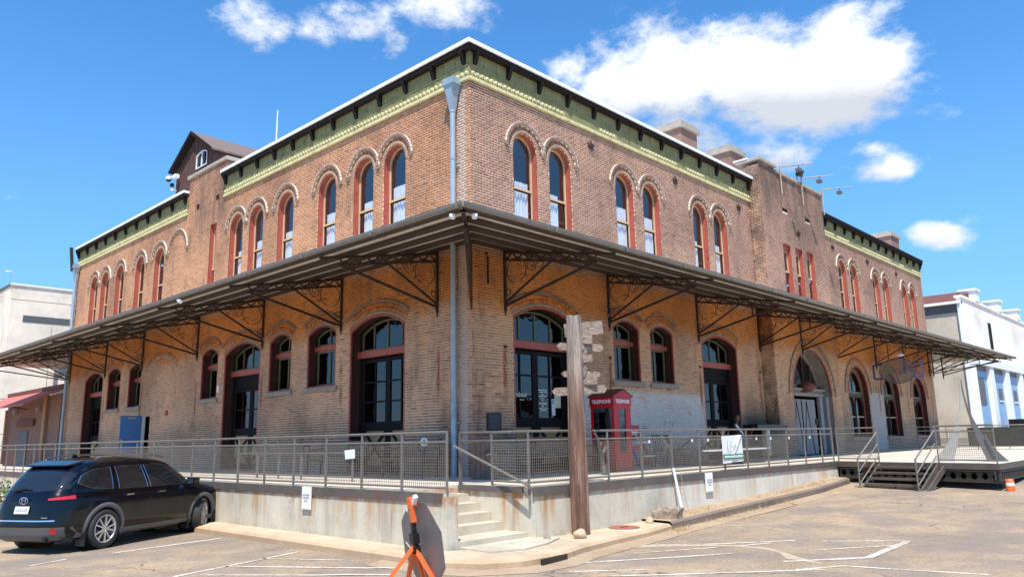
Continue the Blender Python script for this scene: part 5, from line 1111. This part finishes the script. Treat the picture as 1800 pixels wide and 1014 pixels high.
B('red_booth').box((.0,.07,.0),(.03,BW-.07,.78), T0).build('side_panel', TB); B('red_booth').box((0,.07,.74),(.035,BW-.07,.80), T0).box((0,.07,1.54),(.035,BW-.07,1.60), T0).build('side_rail', TB)
B('dark_glass').add([(.02,.07,.8),(.02,BW-.07,.8),(.02,BW-.07,1.54),(.02,.07,1.54)],[(0,1,2,3)],T0).build('pane', TB)
B('red_booth').box((.07,.0,.0),(BW-.07,.03,.45), T0).box((.07,0,.45),(.2,.03,1.52), T0).box((BW-.22,0,.45),(BW-.07,.03,1.52), T0).box((.07,0,1.52),(BW-.07,.03,1.6), T0).build('door', TB)
B('dark_glass').add([(.2,.02,.45),(BW-.22,.02,.45),(BW-.22,.02,1.52),(.2,.02,1.52)],[(0,1,2,3)],T0).build('pane', TB)
B('red_booth').box((.07,BW-.03,0),(BW-.07,BW,.8), T0).build('back_panel', TB); B('dark_glass').add([(.07,BW-.02,.8),(BW-.07,BW-.02,.8),(BW-.07,BW-.02,1.6),(.07,BW-.02,1.6)],[(0,1,2,3)],T0).build('pane', TB)
B('black_plastic').box((.20,.42,1.0),(.38,.62,1.45), T0).build('payphone', TB); B('trim_grey').box((.17,.45,1.08),(.2,.59,1.16), T0).box((.17,.45,1.22),(.2,.59,1.29), T0).build('payphone_plate', TB); B('black_plastic').box((.1,.35,.9),(.45,.64,.94), T0).build('shelf', TB)
text('lettering', 'TELEPHONE', .125, T0 @ faceM((-.024, BW/2, 1.665), (0,-1,0), (0,0,1)), 'ink_white', TB, bold=.003, sx=.86)
text('lettering', 'TELEPHONE', .125, T0 @ faceM((BW/2, -.024, 1.665), (1,0,0), (0,0,1)), 'ink_white', TB, bold=.003, sx=.86)
# benches
def bench(name, label, loc, L_, rz, mat='planks', white=False):
    t_ = thing(name, label, 'bench', loc, rz)
    for k in range(4): B(mat).box((0,-.42+.105*k,.40),(L_,-.33+.105*k,.43)).build('seat_slat', t_)
    for k in range(4): B(mat).box((0,.02+.02*k,.47+.1*k),(L_,.05+.02*k,.56+.1*k)).build('back_slat', t_)
    for x in (.04, L_-.04):
        m2 = B('black_plastic'); m2.bar((x,-.38,0),(x,-.34,.62),.05,.05); m2.bar((x,.03,0),(x,.12,.86),.05,.05); m2.bar((x,-.38,.40),(x,.05,.38),.05,.05); m2.path([(x,-.36+.0,.62)]+[(x, -.40+.09*math.cos(R(a)), .68+.09*math.sin(R(a))) for a in range(-60,300,40)],.022,6); m2.bar((x,-.34,.62),(x,.08,.66),.06,.04); m2.build('bench_end', t_)
    if white: B('white_paint').lathe([(.10,-.01),(.10,.02),(.05,.02),(.05,-.01)], 16, Matrix.Translation((L_+.04,-.40,.80)) @ Matrix.Rotation(R(90),4,'Y')).build('arm_roundel', t_)
    return t_
bench('platform_bench', 'slatted wooden bench with black iron ends before the first right door', (.75,-.75,0), 2.5, 0)
bench('platform_bench', 'slatted wooden bench with black ends on the left platform near the downpipe', (-.62,2.1,0), 1.55, -R(90), white=True)
bench('platform_bench', 'dark slatted bench in front of the first left door', (-.75,5.2,0), 2.1, -R(90), 'fascia_steel')
cb = thing('wooden_crate', 'dark weathered wooden crate standing at the brick street corner', 'crate', (-.42,-1.0,0), R(8))
for k in range(5): B('planks' if k % 2 else 'fascia_steel').box((-.35+.14*k,-.28,0),(-.35+.14*k+.13,-.25,.80)).build('plank', cb)
for k in range(4): B('planks').box((-.35,-.25+.13*k,0),(-.32,-.25+.13*k+.12,.80)).build('plank', cb)
B('fascia_steel').box((-.37,-.30,.80),(.37,.3,.83)).build('lid', cb); B('fascia_steel').box((-.31,-.24,.02),(.35,.28,.79)).build('body', cb); B('iron').path([(-.25+.05*i,-.31,.55+.05*math.sin(i*1.3)) for i in range(10)],.012,5).build('rusty_chain', cb)
dw = thing('driftwood_figure', 'dark gnarled driftwood piece standing between pole and telephone booth', 'driftwood', (1.9,-2.3,0)); m2 = B('fascia_steel'); pts = [(0,0,0),(.03,.05,.2),(-.05,.02,.42),(-.12,.03,.6),(-.2,0,.78),(-.3,.0,.92)]
for i, (a, b) in enumerate(zip(pts[:-1], pts[1:])): m2.tube(a, b, .07-.009*i, 7, .062-.009*i)
m2.tube((-.05,.02,.42),(.1,0,.62),.05,6,.03); m2.tube((-.12,.03,.6),(-.02,.04,.72),.05,6,.02); m2.build('trunk', dw)
rk = thing('display_rack', 'blue and red stepped rack with white shelves beside the telephone booth', 'rack', (5.45,-.75,0))
B('blue_plain').bar((-.28,-.3,0),(-.32,.2,1.1),.06,.05).build('side_rail', rk); B('red_plain').bar((.32,-.3,0),(.28,.2,1.1),.06,.05).build('side_rail', rk); B('blue_plain').box((-.34,.1,1.02),(0,.22,1.14)).build('top_board', rk); B('red_plain').box((.0,.1,1.02),(.32,.22,1.14)).build('top_board', rk)
for k, z in enumerate((.30,.66,.93)): B('paper_white').box((-.26,-.42+.2*k,z),(.24,-.18+.2*k,z+.03), Matrix.Rotation(R(0),4,'X')).build('shelf', rk); B('red_plain').box((-.24,-.15+.17*k,z-.2),(.24,-.13+.17*k,z-.06)).build('backing', rk)
tag(B('galv').path([(5.95,-1.3,.78),(6.1,-1.3,.6),(6.3,-1.3,.35)],.02,6).path([(6.1,-1.3,.62),(6.05,-1.2,.3)],.02,6).path([(6.15,-1.3,.5),(6.35,-1.25,.62)],.015,6).build('wire_plant_stand'), 'bent pale wire plant stand right of the blue and red rack', 'plant stand')
pt = thing('picnic_table', 'long dark metal picnic table with pale plank seats below the banner', 'table', (8.5,-1.5,0))
for y, z, m_n in ((-.28,.70,'plank_grey'),(-.05,.70,'plank_grey'),(.18,.70,'plank_grey')): B(m_n).box((-1.5,y,z),(1.7,y+.21,z+.04)).build('top_plank', pt)
B('white_paint').box((-1.9,-.85,.40),(1.6,-.6,.44)).build('seat_plank', pt); B('plank_grey').box((-1.5,.6,.40),(1.7,.85,.44)).build('seat_plank', pt)
for x in (-1.2, .1, 1.35): B('dark_steel').path([(x,-.75,0),(x,-.78,.2),(x,-.7,.40),(x,-.3,.35),(x,-.2,.68)],.025,6).path([(x,.75,0),(x,.7,.40),(x,.2,.68)],.025,6).bar((x,-.75,.02),(x,.75,.02),.05,.04).build('leg_frame', pt)
for k in range(3): 
    c = thing('metal_chair', ('black metal chair left of the picnic table','black metal chair behind the picnic table','black metal chair nearest the blackened wall')[k], 'chair', (6.5+.6*k if k < 2 else 11.2,-.95 if k < 2 else -1.2,0), .3*k)
    for x in (-.2,.2):
        for y in (-.2,.2): B('black_plastic').tube((x,y,0),(x*.9,y*.9,.44),.015,5).build('leg', c)
    B('black_plastic').box((-.22,-.22,.44),(.22,.22,.47)).build('seat', c); m2 = B('black_plastic'); 
    for x in (-.18,-.06,.06,.18): m2.tube((x,.2,.46),(x,.26,.85),.013,5)
    m2.tube((-.2,.26,.85),(.2,.26,.85),.016,5); m2.build('backrest', c)
gl_ = thing('smoker_grill', 'black slatted smoker grill against the blackened brick by the projecting bay', 'grill', (14.05,-.62,0))
B('black_plastic').box((-1.5,-.2,1.03),(.85,.35,1.16)).build('lid', gl_); B('black_plastic').box((-.62,.1,.1),(.85,.38,1.03)).build('body', gl_)
for k in range(10): B('black_plastic').box((-.55-.03*k+.2,-.10-.0*k,.95-.085*k),(.80,.10,1.0-.085*k)).build('slat', gl_)
B('galv').box((-.78,-.2,.1),(-.60,.0,1.02)).build('side_post', gl_)
# seated person in the shadowed doorway
PN = thing('person', 'person in dark clothes with a white strap sitting in the second right doorway', 'person', (11.85,-.42,.14))
def skinned(name, verts, edges, rad, mat, parent, sub=2):
    me = bpy.data.meshes.new(name); me.from_pydata(verts, edges, []); o = bpy.data.objects.new(name, me); COL.objects.link(o)
    sk = o.modifiers.new('skin', 'SKIN'); sk.use_smooth_shade = True
    for v, r_ in zip(me.skin_vertices[0].data, rad): v.radius = (r_, r_) if not isinstance(r_, tuple) else r_
    me.skin_vertices[0].data[0].use_root = True
    ss_ = o.modifiers.new('sub', 'SUBSURF'); ss_.levels = sub; ss_.render_levels = sub
    dg = bpy.context.evaluated_depsgraph_get(); me2 = bpy.data.meshes.new_from_object(o.evaluated_get(dg)); bpy.data.objects.remove(o); me2.materials.clear(); me2.materials.append(MATS[mat])
    o = bpy.data.objects.new(name, me2); COL.objects.link(o); o.parent = parent; return o
Vp = [(0,0,.50),(0,.02,.68),(0,.04,.88),(0,.03,1.03),(0,.01,1.11),(-.17,.02,1.0),(-.24,-.06,.78),(-.12,-.26,.66),(.17,.02,1.0),(.25,-.08,.78),(.1,-.28,.68),(-.1,-.05,.48),(-.13,-.42,.50),(-.13,-.40,.10),(-.13,-.52,.05),(.1,-.05,.48),(.13,-.42,.50),(.14,-.38,.10),(.14,-.50,.05)]
Ep = [(0,1),(1,2),(2,3),(3,4),(3,5),(5,6),(6,7),(3,8),(8,9),(9,10),(0,11),(11,12),(12,13),(13,14),(0,15),(15,16),(16,17),(17,18)]
skinned('body', Vp, Ep, [.15,.14,(.17,.12),(.11,.09),.055,.065,.05,.04,.065,.05,.04,.10,.075,.05,.045,.10,.075,.05,.045], 'cloth_dark', PN)
hd = B('skin'); hd.lathe([(0,-.115),(.05,-.105),(.075,-.06),(.084,0),(.08,.05),(.055,.095),(0,.115)], 16, Matrix.Translation((0,-.02,1.235)) @ Matrix.Diagonal((.92,1.08,1.08,1))); hd.tube((0,0,1.07),(0,-.01,1.15),.05,10); hd.tube((0,-.105,1.24),(0,-.125,1.21),.014,6); 
for s_ in (-1,1): hd.tube((s_*.078,-.01,1.24),(s_*.088,0,1.23),.02,6)
hd.build('head', PN); hr = B('black_plastic'); hr.lathe([(.088,-.02),(.094,.03),(.08,.085),(.045,.118),(0,.13)], 16, Matrix.Translation((0,.0,1.24))); hr.build('hair', PN)
e_ = B('ink_black'); 
for s_ in (-1,1): e_.lathe([(.009,0),(0,.006)], 6, Matrix.Translation((s_*.03,-.108,1.25)) @ Matrix.Rotation(R(90),4,'X'))
e_.box((-.025,-.108,1.172),(.025,-.100,1.178)); e_.build('facial_features', PN)
for s_ in (-1,1):
    vs = [(0,0,0),(0,-.04,-.005)]; ed_ = [(0,1)]; rd_ = [.026,.03]
    for k in range(4): vs += [((k-1.5)*.018,-.075,-.01),((k-1.5)*.018,-.10,-.03-.002*k)]; b = len(vs)-2; ed_ += [(1,b),(b,b+1)]; rd_ += [.009,.008]
    vs += [(-s_*.03,-.03,-.012),(-s_*.042,-.055,-.02)]; b = len(vs)-2; ed_ += [(0,b),(b,b+1)]; rd_ += [.011,.009]
    h = skinned('hand', vs, ed_, rd_, 'skin', PN, 1); h.location = (s_*.11,-.27,.665)
B('white_paint').bar((-.19,-.06,1.03),(.10,-.17,.70),.008,.06).build('strap', PN); B('red_plain').bar((.2,-.35,.6),(.36,-.42,.95),.02,.02).build('stick', PN)
ch = thing('stool', 'black stool under the person sitting in the doorway', 'stool', (11.85,-.40,0)); B('black_plastic').box((-.2,-.2,.49),(.2,.2,.53)).build('seat', ch)
for x in (-.17,.17):
    for y in (-.17,.17): B('black_plastic').tube((x,y,0),(x,y,.49),.018,6).build('leg', ch)
# gallery sign hanging below the canopy, seen from behind
GS = thing('hanging_sign', 'clear oval hanging sign with mirrored coloured lettering in a blue frame', 'sign', (23.0,-2.27,3.4))
ov = [(.74*math.cos(2*math.pi*k/36), .54*math.sin(2*math.pi*k/36)) for k in range(36)]
MY = Matrix.Rotation(R(90), 4, 'Z')
MB().mat('sign_acrylic').prism(ov, -.008, .008, MY).build('panel', GS); B('frame_blue').path([(0, *p) for p in ov+ov[:1]], .016, 6).build('rim', GS)
for s_ in (-1,1):
    m2 = B('frame_blue'); a, b = s_*.62, s_*.98
    for p, q in (((a,.30),(b,.30)),((b,.30),(b,-.30)),((b,-.30),(a,-.30))): m2.bar((.02,p[0],p[1]),(.02,q[0],q[1]),.02,.075)
    m2.build('side_frame', GS)
x = -.62
for s, c, w_ in (('the ','gal_blue',.46),('ga','gal_red',.29),('lle','gal_green',.27),('ry','gal_yellow',.24)):
    text('lettering', s, .38, faceM((.02, x, -.09), (0,1,0), (0,0,1)), c, GS, align='LEFT', ext=.003, bold=.006, sx=.95); x += w_
for y in (-.3, .3): B('iron').tube((0,y,.5),(0,y,1.35),.02,6).build('hanger', GS)
hl = thing('hanging_lamp', 'small white bell lamp hanging just above the oval sign', 'lamp', (23.0,-2.45,4.05)); B('lamp_white').lathe([(.0,.1),(.05,.09),(.17,.0),(.16,-.03),(0,-.05)], 16).build('shade', hl); B('iron').tube((0,0,.09),(0,0,.9),.015,6).build('rod', hl)
# roll-up canopy-edge cameras and lights
cc_ = thing('canopy_light', 'white bullet security light under the left canopy gutter', 'security light', (-3.5,8.15,4.78)); B('white_paint').tube((0,0,0),(-.05,-.22,-.06),.055,8).build('housing', cc_); B('galv').box((-.05,-.03,0),(.05,.05,.12)).build('bracket', cc_)
cf_ = thing('corner_light', 'pair of small white lights at the canopy corner', 'light', (-3.35,-3.35,4.75)); 
for s_ in (-1,1): B('lamp_white').lathe([(0,0),(.05,.02),(.06,.1),(0,.12)], 10, Matrix.Translation((s_*.14,-s_*.14,-.06))).build('lamp_head', cf_)
# folding stop-sign tripod seen from behind
cen = Vector((-12.38,-13.07,.82)) + (fw + rt2*((736-900)/1348.94) - up2*((957-507)/1348.94))*5.6
TS = thing('tripod_sign', 'grey back of an eight-sided warning sign on an orange tripod in the foreground', 'sign', tuple(cen))
d_ = Vector((fw.x, fw.y, 0)).normalized(); r_h = Vector((d_.y, -d_.x, 0)); uu = (r_h*math.cos(R(54)) - d_*math.sin(R(58)))*1.0 ; vv = Vector((0,0,1)) - r_h*.20; uu = (uu - vv*uu.dot(vv)/vv.dot(vv)).normalized(); vv.normalize()
uu = (uu*math.cos(R(9)) - vv*math.sin(R(9))); nn_ = uu.cross(vv).normalized(); vv = nn_.cross(uu)
MO = Matrix((uu, nn_, vv)).transposed().to_4x4()
if nn_.dot(fw) < 0: MO = Matrix((uu, -nn_, vv)).transposed().to_4x4()
ho = .305; oc = [(ho/math.cos(R(22.5))*math.cos(R(22.5+45*k)), ho/math.cos(R(22.5))*math.sin(R(22.5+45*k))) for k in range(8)]
M2 = MO @ Matrix.Translation((0,.03,0)); MB().mat('sign_back').prism(oc, 0, .004, M2).build('plate', TS); MB().mat('orange_vinyl').prism([(a*.985,b*.985) for a, b in oc], .0045, .006, M2).build('face', TS)
B('orange_tube').bar((0,-.02,.34),(0,-.02,.17),.040,.035,MO).box((-.03,-.04,.27),(.012,.02,.345),MO).build('mast', TS); B('black_plastic').bar((0,-.025,.17),(0,-.025,.0),.032,.032,MO).box((-.03,-.055,.02),(.03,.0,.09),MO).box((-.03,-.055,-.05),(.03,.0,-.0),MO).build('hub', TS)
for a, b in ((-.07,.30),(.03,.36)): B('ink_white').bar((a-.02,-.01,b-.06),(a+.03,-.01,b+.0),.03,.03,MO).build('clip', TS)
B('galv').tube((-.06,-.07,.03),(.0,-.04,-.05),.006,5,M=MO).build('pin', TS)
hub = MO @ Vector((0,-.04,.0)); gl0 = -1.0-cen.z
for dx, dy in ((-.85,-.25),(-.22,.40),(.72,-.25),(.28,.45)):
    B('orange_tube').bar(hub, Vector((hub.x, hub.y, 0)) + r_h*dx + d_*dy*.8 + Vector((0,0,gl0)), .026, .026).build('leg', TS)
# dry grass at the kerb
def tufts(name, label, spots, n, mat='dry_grass'):
    mb = MB().mat(mat)
    for k in range(n):
        (x, y, z, sx, sy, h) = random.choice(spots); px = x+random.gauss(0, sx); py = y+random.gauss(0, sy); a = random.uniform(0, 6.28); hh = h*random.uniform(.4,1.1); l = random.uniform(.2,1.2)*hh
        w_ = .004; dx, dy = math.cos(a), math.sin(a); mb.add([(px-dy*w_,py+dx*w_,z),(px+dy*w_,py-dx*w_,z),(px+dx*l,py+dy*l,z+hh)], [(0,1,2)])
    return tag(mb.build(name), label, 'grass', kind='stuff')
tufts('dry_grass', 'dry straw coloured grass tufts growing along the right kerb', [(x, -4.15+random.uniform(-.2,.15), stripz(x)+.045, .22,.1,.07+.04*math.sin(x)) for x in np.arange(1.6,10,.35)]+[(x,-4.66,gz(x,-4.7)+.02,.2,.04,.09) for x in (1.0,1.3,2.2,3.2,4.0,4.6,6.0)]+[(.95,-4.78,-.97,.12,.07,.09)]*5, 2300)
tufts('litter', 'small dry leaf litter scattered in the gutters', [(x, -5.0, gr_h(x,-5)+.01,.5,.15,.02) for x in (-2,-1,0,1,2,3,4)]+[(-4.95,y,gr_h(-5,y)+.01,.08,.6,.02) for y in (-4,-2,0,2)], 1200)
# ------------------------------------------------------------------ the car
def interp(tab, v):
    for (a, fa), (b, fb) in zip(tab[:-1], tab[1:]):
        if v <= b: t_ = (v-a)/(b-a); t_ = max(0, min(1, t_)); return fa+(fb-fa)*t_
    return tab[-1][1]
XR = [(.22,.16),(.32,.05),(.5,.0),(.75,.03),(.95,.07),(1.06,.11),(1.2,.20),(1.4,.36),(1.55,.50),(1.62,.62),(1.68,.85),(1.72,1.3)]
XF = [(.22,4.75),(.32,4.88),(.5,4.94),(.7,4.93),(.85,4.85),(.95,4.70),(1.02,4.45),(1.08,4.15),(1.13,3.85),(1.25,3.68),(1.4,3.45),(1.55,3.20),(1.64,2.95),(1.69,2.6),(1.72,2.2)]
WD = [(.22,.84),(.3,.90),(.45,.945),(.62,.955),(.8,.965),(.95,.955),(1.03,.925),(1.08,.895),(1.2,.865),(1.4,.79),(1.55,.715),(1.63,.65),(1.68,.55),(1.72,.35)]
def plan_n(z): return interp([(.2,5.5),(1.0,4.6),(1.15,4.5),(1.6,5),(1.72,3)], z)
def outl(z, th):
    xr, xf, w = interp(XR, z), interp(XF, z), interp(WD, z); n_ = plan_n(z); c, s = math.cos(th), math.sin(th)
    return ((xr+xf)/2 + (xf-xr)/2*math.copysign(abs(c)**(2/n_), c), w*math.copysign(abs(s)**(2/n_), s))
def side_y(x, z):
    xr, xf, w = interp(XR, z), interp(XF, z), interp(WD, z); n_ = plan_n(z); u = abs((x-(xr+xf)/2)/((xf-xr)/2)); return w*max(0, 1-min(u, .9999)**n_)**(1/n_)
def rear_x(y, z):
    xr, xf, w = interp(XR, z), interp(XF, z), interp(WD, z); n_ = plan_n(z); v = min(.9999, abs(y)/w); return (xr+xf)/2-(xf-xr)/2*max(0, 1-v**n_)**(1/n_)
CS = .945; wheelx = (1.08, 3.95); WZ = .375
CAR = thing('parked_car', 'black family SUV parked nose to the left platform wall', 'car', (0,0,0))
th_ = R(27); c_, s_ = math.cos(th_), math.sin(th_)
rw = Vector((-6.93, 2.55, 0))       # right rear wheel contact
loc_ = rw - Vector((c_*wheelx[0]*CS - s_*(-.93)*CS, s_*wheelx[0]*CS + c_*(-.93)*CS, 0)); CAR.location = (loc_.x, loc_.y, -1.0); CAR.rotation_euler = (0, 0, th_)
SM = Matrix.Scale(CS, 4)
def cb_(name, mb, parent=CAR):
    mb.v = [tuple(v_*CS for v_ in p) for p in mb.v]; return mb.build(name, parent)
zs_ = [.22,.26,.3,.34,.38,.42,.46,.5,.54,.58,.62,.66,.7,.74,.78,.82,.86,.9,.94,.98,1.02,1.05,1.08,1.11,1.14,1.18,1.24,1.3,1.36,1.42,1.48,1.53,1.57,1.61,1.64,1.67,1.69,1.71,1.72]
NT_ = 260; ths = [2*math.pi*k/NT_ for k in range(NT_)]
# denser along the flanks
ths = []
for q in range(4):
    for k in range(65): u = k/65; ths.append(q*math.pi/2 + math.pi/2*u)
vs = [(*outl(z, t2), z) for z in zs_ for t2 in ths]; nT = len(ths); fs = []; fg = []
for j in range(len(zs_)-1):
    for k in range(nT):
        f = (j*nT+k, j*nT+(k+1) % nT, (j+1)*nT+(k+1) % nT, (j+1)*nT+k); cx = sum(vs[i][0] for i in f)/4; cy = sum(vs[i][1] for i in f)/4; cz = sum(vs[i][2] for i in f)/4
        if abs(cy) > .55 and any((cx-wx)**2+(cz-WZ)**2 < .43**2 for wx in wheelx): continue
        fs.append(f)
mb = MB().mat('car_paint').add(vs, fs, smooth=True); mb.add(vs[-nT:], [tuple(range(nT))]); cb_('body', mb)
def side_patch(name, pts_lo, pts_hi, mat, off=.006, n=14, m_=5, sgn=(-1,1), parent=CAR, border=None):
    for s2 in sgn:
        V = []
        for j in range(m_+1):
            for i in range(n+1):
                x = pts_lo[0][0]+(pts_lo[-1][0]-pts_lo[0][0])*i/n; zl = interp(pts_lo, x); xh = pts_hi[0][0]+(pts_hi[-1][0]-pts_hi[0][0])*i/n; zh = interp(pts_hi, xh); v = j/m_
                xx = x+(xh-x)*v; zz = zl+(zh-zl)*v; V.append((xx, s2*(side_y(xx, zz)+off), zz))
        o = cb_(name, MB().mat(mat).add(V, [(j*(n+1)+i, j*(n+1)+i+1, (j+1)*(n+1)+i+1, (j+1)*(n+1)+i) for j in range(m_) for i in range(n)], smooth=True), parent)
        if border: 
            loop = V[:n+1] + [V[j*(n+1)+n] for j in range(1, m_+1)] + V[m_*(n+1):m_*(n+1)+n][::-1] + [V[j*(n+1)] for j in range(m_-1, -1, -1)]
            cb_('window_trim', MB().mat('chrome').path([(a, b+s2*.002, c) for a, b, c in loop], .0035, 4), parent)
side_patch('side_window', [(2.28,1.105),(3.62,1.10)], [(2.20,1.555),(2.55,1.565),(3.0,1.50)], 'car_glass', border=True)
side_patch('side_window', [(1.42,1.115),(2.20,1.105)], [(1.42,1.545),(2.12,1.555)], 'car_glass', border=True)
side_patch('quarter_window', [(.52,1.26),(.75,1.16),(1.26,1.12)], [(.62,1.40),(.85,1.50),(1.30,1.54)], 'car_glass', border=True)
def rear_patch(name, y0, y1, zlo, zhi, mat, off=.006, n=20, m_=6):
    V = [( rear_x(y0+(y1-y0)*i/n, zl_)-off, y0+(y1-y0)*i/n, zl_) for j in range(m_+1) for i in range(n+1) for zl_ in [zlo(y0+(y1-y0)*i/n)+(zhi(y0+(y1-y0)*i/n)-zlo(y0+(y1-y0)*i/n))*j/m_]]
    return cb_(name, MB().mat(mat).add(V, [(j*(n+1)+i, (j+1)*(n+1)+i, (j+1)*(n+1)+i+1, j*(n+1)+i+1) for j in range(m_) for i in range(n)], smooth=True))
rear_patch('rear_window', -.72, .72, lambda y: 1.12+.05*(y/.7)**2, lambda y: 1.50-.05*(y/.7)**2, 'car_glass')
side_patch('lower_cladding', [(.45,.27),(4.6,.27)], [(.45,.36),(4.6,.36)], 'trim_grey', .012, 40, 2)
rear_patch('rear_bumper', -.86, .86, lambda y: .25, lambda y: .50-.06*max(0, abs(y)-.6), 'trim_grey', .018)
rear_patch('chrome_strip', -.70, .70, lambda y: .60, lambda y: .625, 'chrome', .014, 20, 1)
def corner_patch(name, t0, t1, zlo, zhi, mat, off=.012, n=16, m_=3):
    V = []
    for j in range(m_+1):
        for i in range(n+1):
            f = i/n; th = R(t0+(t1-t0)*f); z = zlo(f)+(zhi(f)-zlo(f))*j/m_; x, y = outl(z, th); xc = 2.45; d = Vector((x-xc if x < xc else 0, y*1.6, 0)).normalized(); V.append((x+d.x*off, y+d.y*off, z))
    return cb_(name, MB().mat(mat).add(V, [(j*(n+1)+i, j*(n+1)+i+1, (j+1)*(n+1)+i+1, (j+1)*(n+1)+i) for j in range(m_) for i in range(n)], smooth=True))
for s2 in (-1,1):
    corner_patch('tail_light', 180-s2*14, 180-s2*48, lambda f: .975+.012*f, lambda f: 1.01+.045*f, 'tail_red')
    corner_patch('reflector', 180-s2*22, 180-s2*31, lambda f: .37, lambda f: .47, 'tail_red', .035, 4, 2)
rear_patch('number_plate', -.17, .17, lambda y: .74, lambda y: .87, 'paper_white', .02, 4, 2)
for k in range(6): rear_patch('plate_lettering', -.13+.045*k, -.10+.045*k, lambda y: .775, lambda y: .835, 'ink_grey', .024, 1, 1)
eb = MB().mat('chrome')
for a, b, cz in ((.10,.066,0),(.04,.062,0),(.065,.024,.03)): eb.path([(rear_x(0,.97)-.03, a*math.cos(2*math.pi*k/20), .97+cz+b*math.sin(2*math.pi*k/20)) for k in range(21)], .006, 5)
cb_('badge', eb); cb_('model_lettering', MB().mat('chrome').box((.0,-.62,.665),(.02,-.50,.68)))
sp = MB().mat('car_paint'); sp.add([(.48,-.50,1.605),(.48,.50,1.605),(.85,.54,1.685),(.85,-.54,1.685),(.47,-.50,1.58),(.47,.50,1.58),(.75,.52,1.60),(.75,-.52,1.60)], [(0,3,2,1),(4,5,6,7),(0,1,5,4),(0,4,7,3),(1,2,6,5)]); cb_('spoiler', sp)
for s2 in (-1,1): cb_('roof_rail', MB().mat('chrome').path([(1.0,s2*.60,1.70),(1.25,s2*.60,1.755),(2.0,s2*.60,1.775),(2.6,s2*.59,1.75),(2.95,s2*.58,1.69)], .017, 6))
cb_('wiper', MB().mat('black_plastic').path([(.13,.35,1.15),(.15,.1,1.20),(.15,-.05,1.16)], .016, 5)); cb_('antenna_fin', MB().mat('car_paint').prism([(1.05,1.72),(1.25,1.72),(1.10,1.80)], -.02, .02))
for s2 in (-1,1):
    cb_('door_mirror', MB().mat('car_paint').box((3.38,s2*.90,1.08),(3.56,s2*1.10,1.22)).mat('chrome').box((3.375,s2*.93,1.10),(3.38,s2*1.07,1.20)))
    for x in (1.55, 2.45): cb_('door_handle', MB().mat('chrome').bar((x, s2*(side_y(x,.98)+.02), .985),(x+.2, s2*(side_y(x+.2,.98)+.02), .985), .02, .022))
    dm = MB().mat('black_plastic')
    for x in (1.36, 2.25, 3.3): dm.path([(x+(.08 if x < 1.4 and z < .75 else 0), s2*(side_y(x, z)+.001), z) for z in (.38,.6,.75,.9,1.07)], .004, 4)
    cb_('door_seam', dm)
    for wx in wheelx:
        fl = MB().mat('trim_grey'); n = 30; a0, a1 = R(-18), R(198); V = []
        for i in range(n+1):
            a = a0+(a1-a0)*i/n
            for r_, o2 in ((.405,-.05),(.415,.014),(.465,.020),(.495,.002)):
                x, z = wx+r_*math.cos(a), WZ+r_*math.sin(a); z = max(z, .24); V.append((x, s2*(side_y(x, max(.3,z))+o2), z))
        fl.add(V, [(4*i+q, 4*i+4+q, 4*i+5+q, 4*i+1+q) for i in range(n) for q in range(3)], smooth=True); cb_('wheel_arch', fl)
        wl = MB().mat('black_plastic'); V = [(wx+.425*math.cos(2*math.pi*k/24), s2*y, WZ+.425*math.sin(2*math.pi*k/24)) for y in (.55,.92) for k in range(24)]; wl.add(V, [(k,(k+1)%24,24+(k+1)%24,24+k) for k in range(24)]); wl.add(V[:24], [tuple(range(24))]); cb_('wheel_well', wl)
    if s2 < 0: cb_('mud_flap', MB().mat('black_plastic').box((.60,-.93,.10),(.62,-.72,.34)).box((3.46,-.93,.12),(3.48,-.74,.34)))
def wheel(parent):
    Mx = Matrix.Rotation(R(90), 4, 'X'); t0 = MB().mat('tyre').lathe([(.255,-.10),(.30,-.115),(.355,-.11),(.375,-.08),(.375,.08),(.355,.11),(.30,.115),(.255,.10)], 36, Mx); w_ = cb_('wheel', t0, parent)
    cb_('tyre_face', MB().mat('black_plastic').lathe([(.255,.02),(.03,.02)], 30, Mx), w_)
    rm = MB().mat('alloy'); rm.lathe([(.265,.07),(.263,.112),(.245,.105),(.242,.03)], 36, Mx)
    for k in range(5):
        for dd in (-.16,.16):
            a = 2*math.pi*k/5+dd; a2 = 2*math.pi*k/5+dd*1.7; p = Vector((.05*math.cos(a), .05*math.sin(a), .085)); q = Vector((.248*math.cos(a2*1.0), .248*math.sin(a2*1.0), .090)); rm.bar(Mx @ p, Mx @ q, .034, .024)
    rm.lathe([(0,.10),(.045,.095),(.06,.07),(.06,.04)], 16, Mx); cb_('rim', rm, w_); return w_
for i, (wx, s2) in enumerate(((wheelx[0],-1),(wheelx[1],-1),(wheelx[0],1),(wheelx[1],1))):
    if i == 0: W0 = wheel(CAR); w_ = W0
    else: w_ = inst(W0, CAR)
    w_.location = (wx*CS, s2*.845*CS, WZ*CS); w_.rotation_euler = (0, 0, (R(180) if s2 > 0 else 0) + (R(24) if wx > 2 else 0))
cb_('underbody', MB().mat('black_plastic').box((.3,-.8,.24),(4.6,.8,.30)).tube((.05,-.55,.28),(.5,-.5,.28),.04,8))
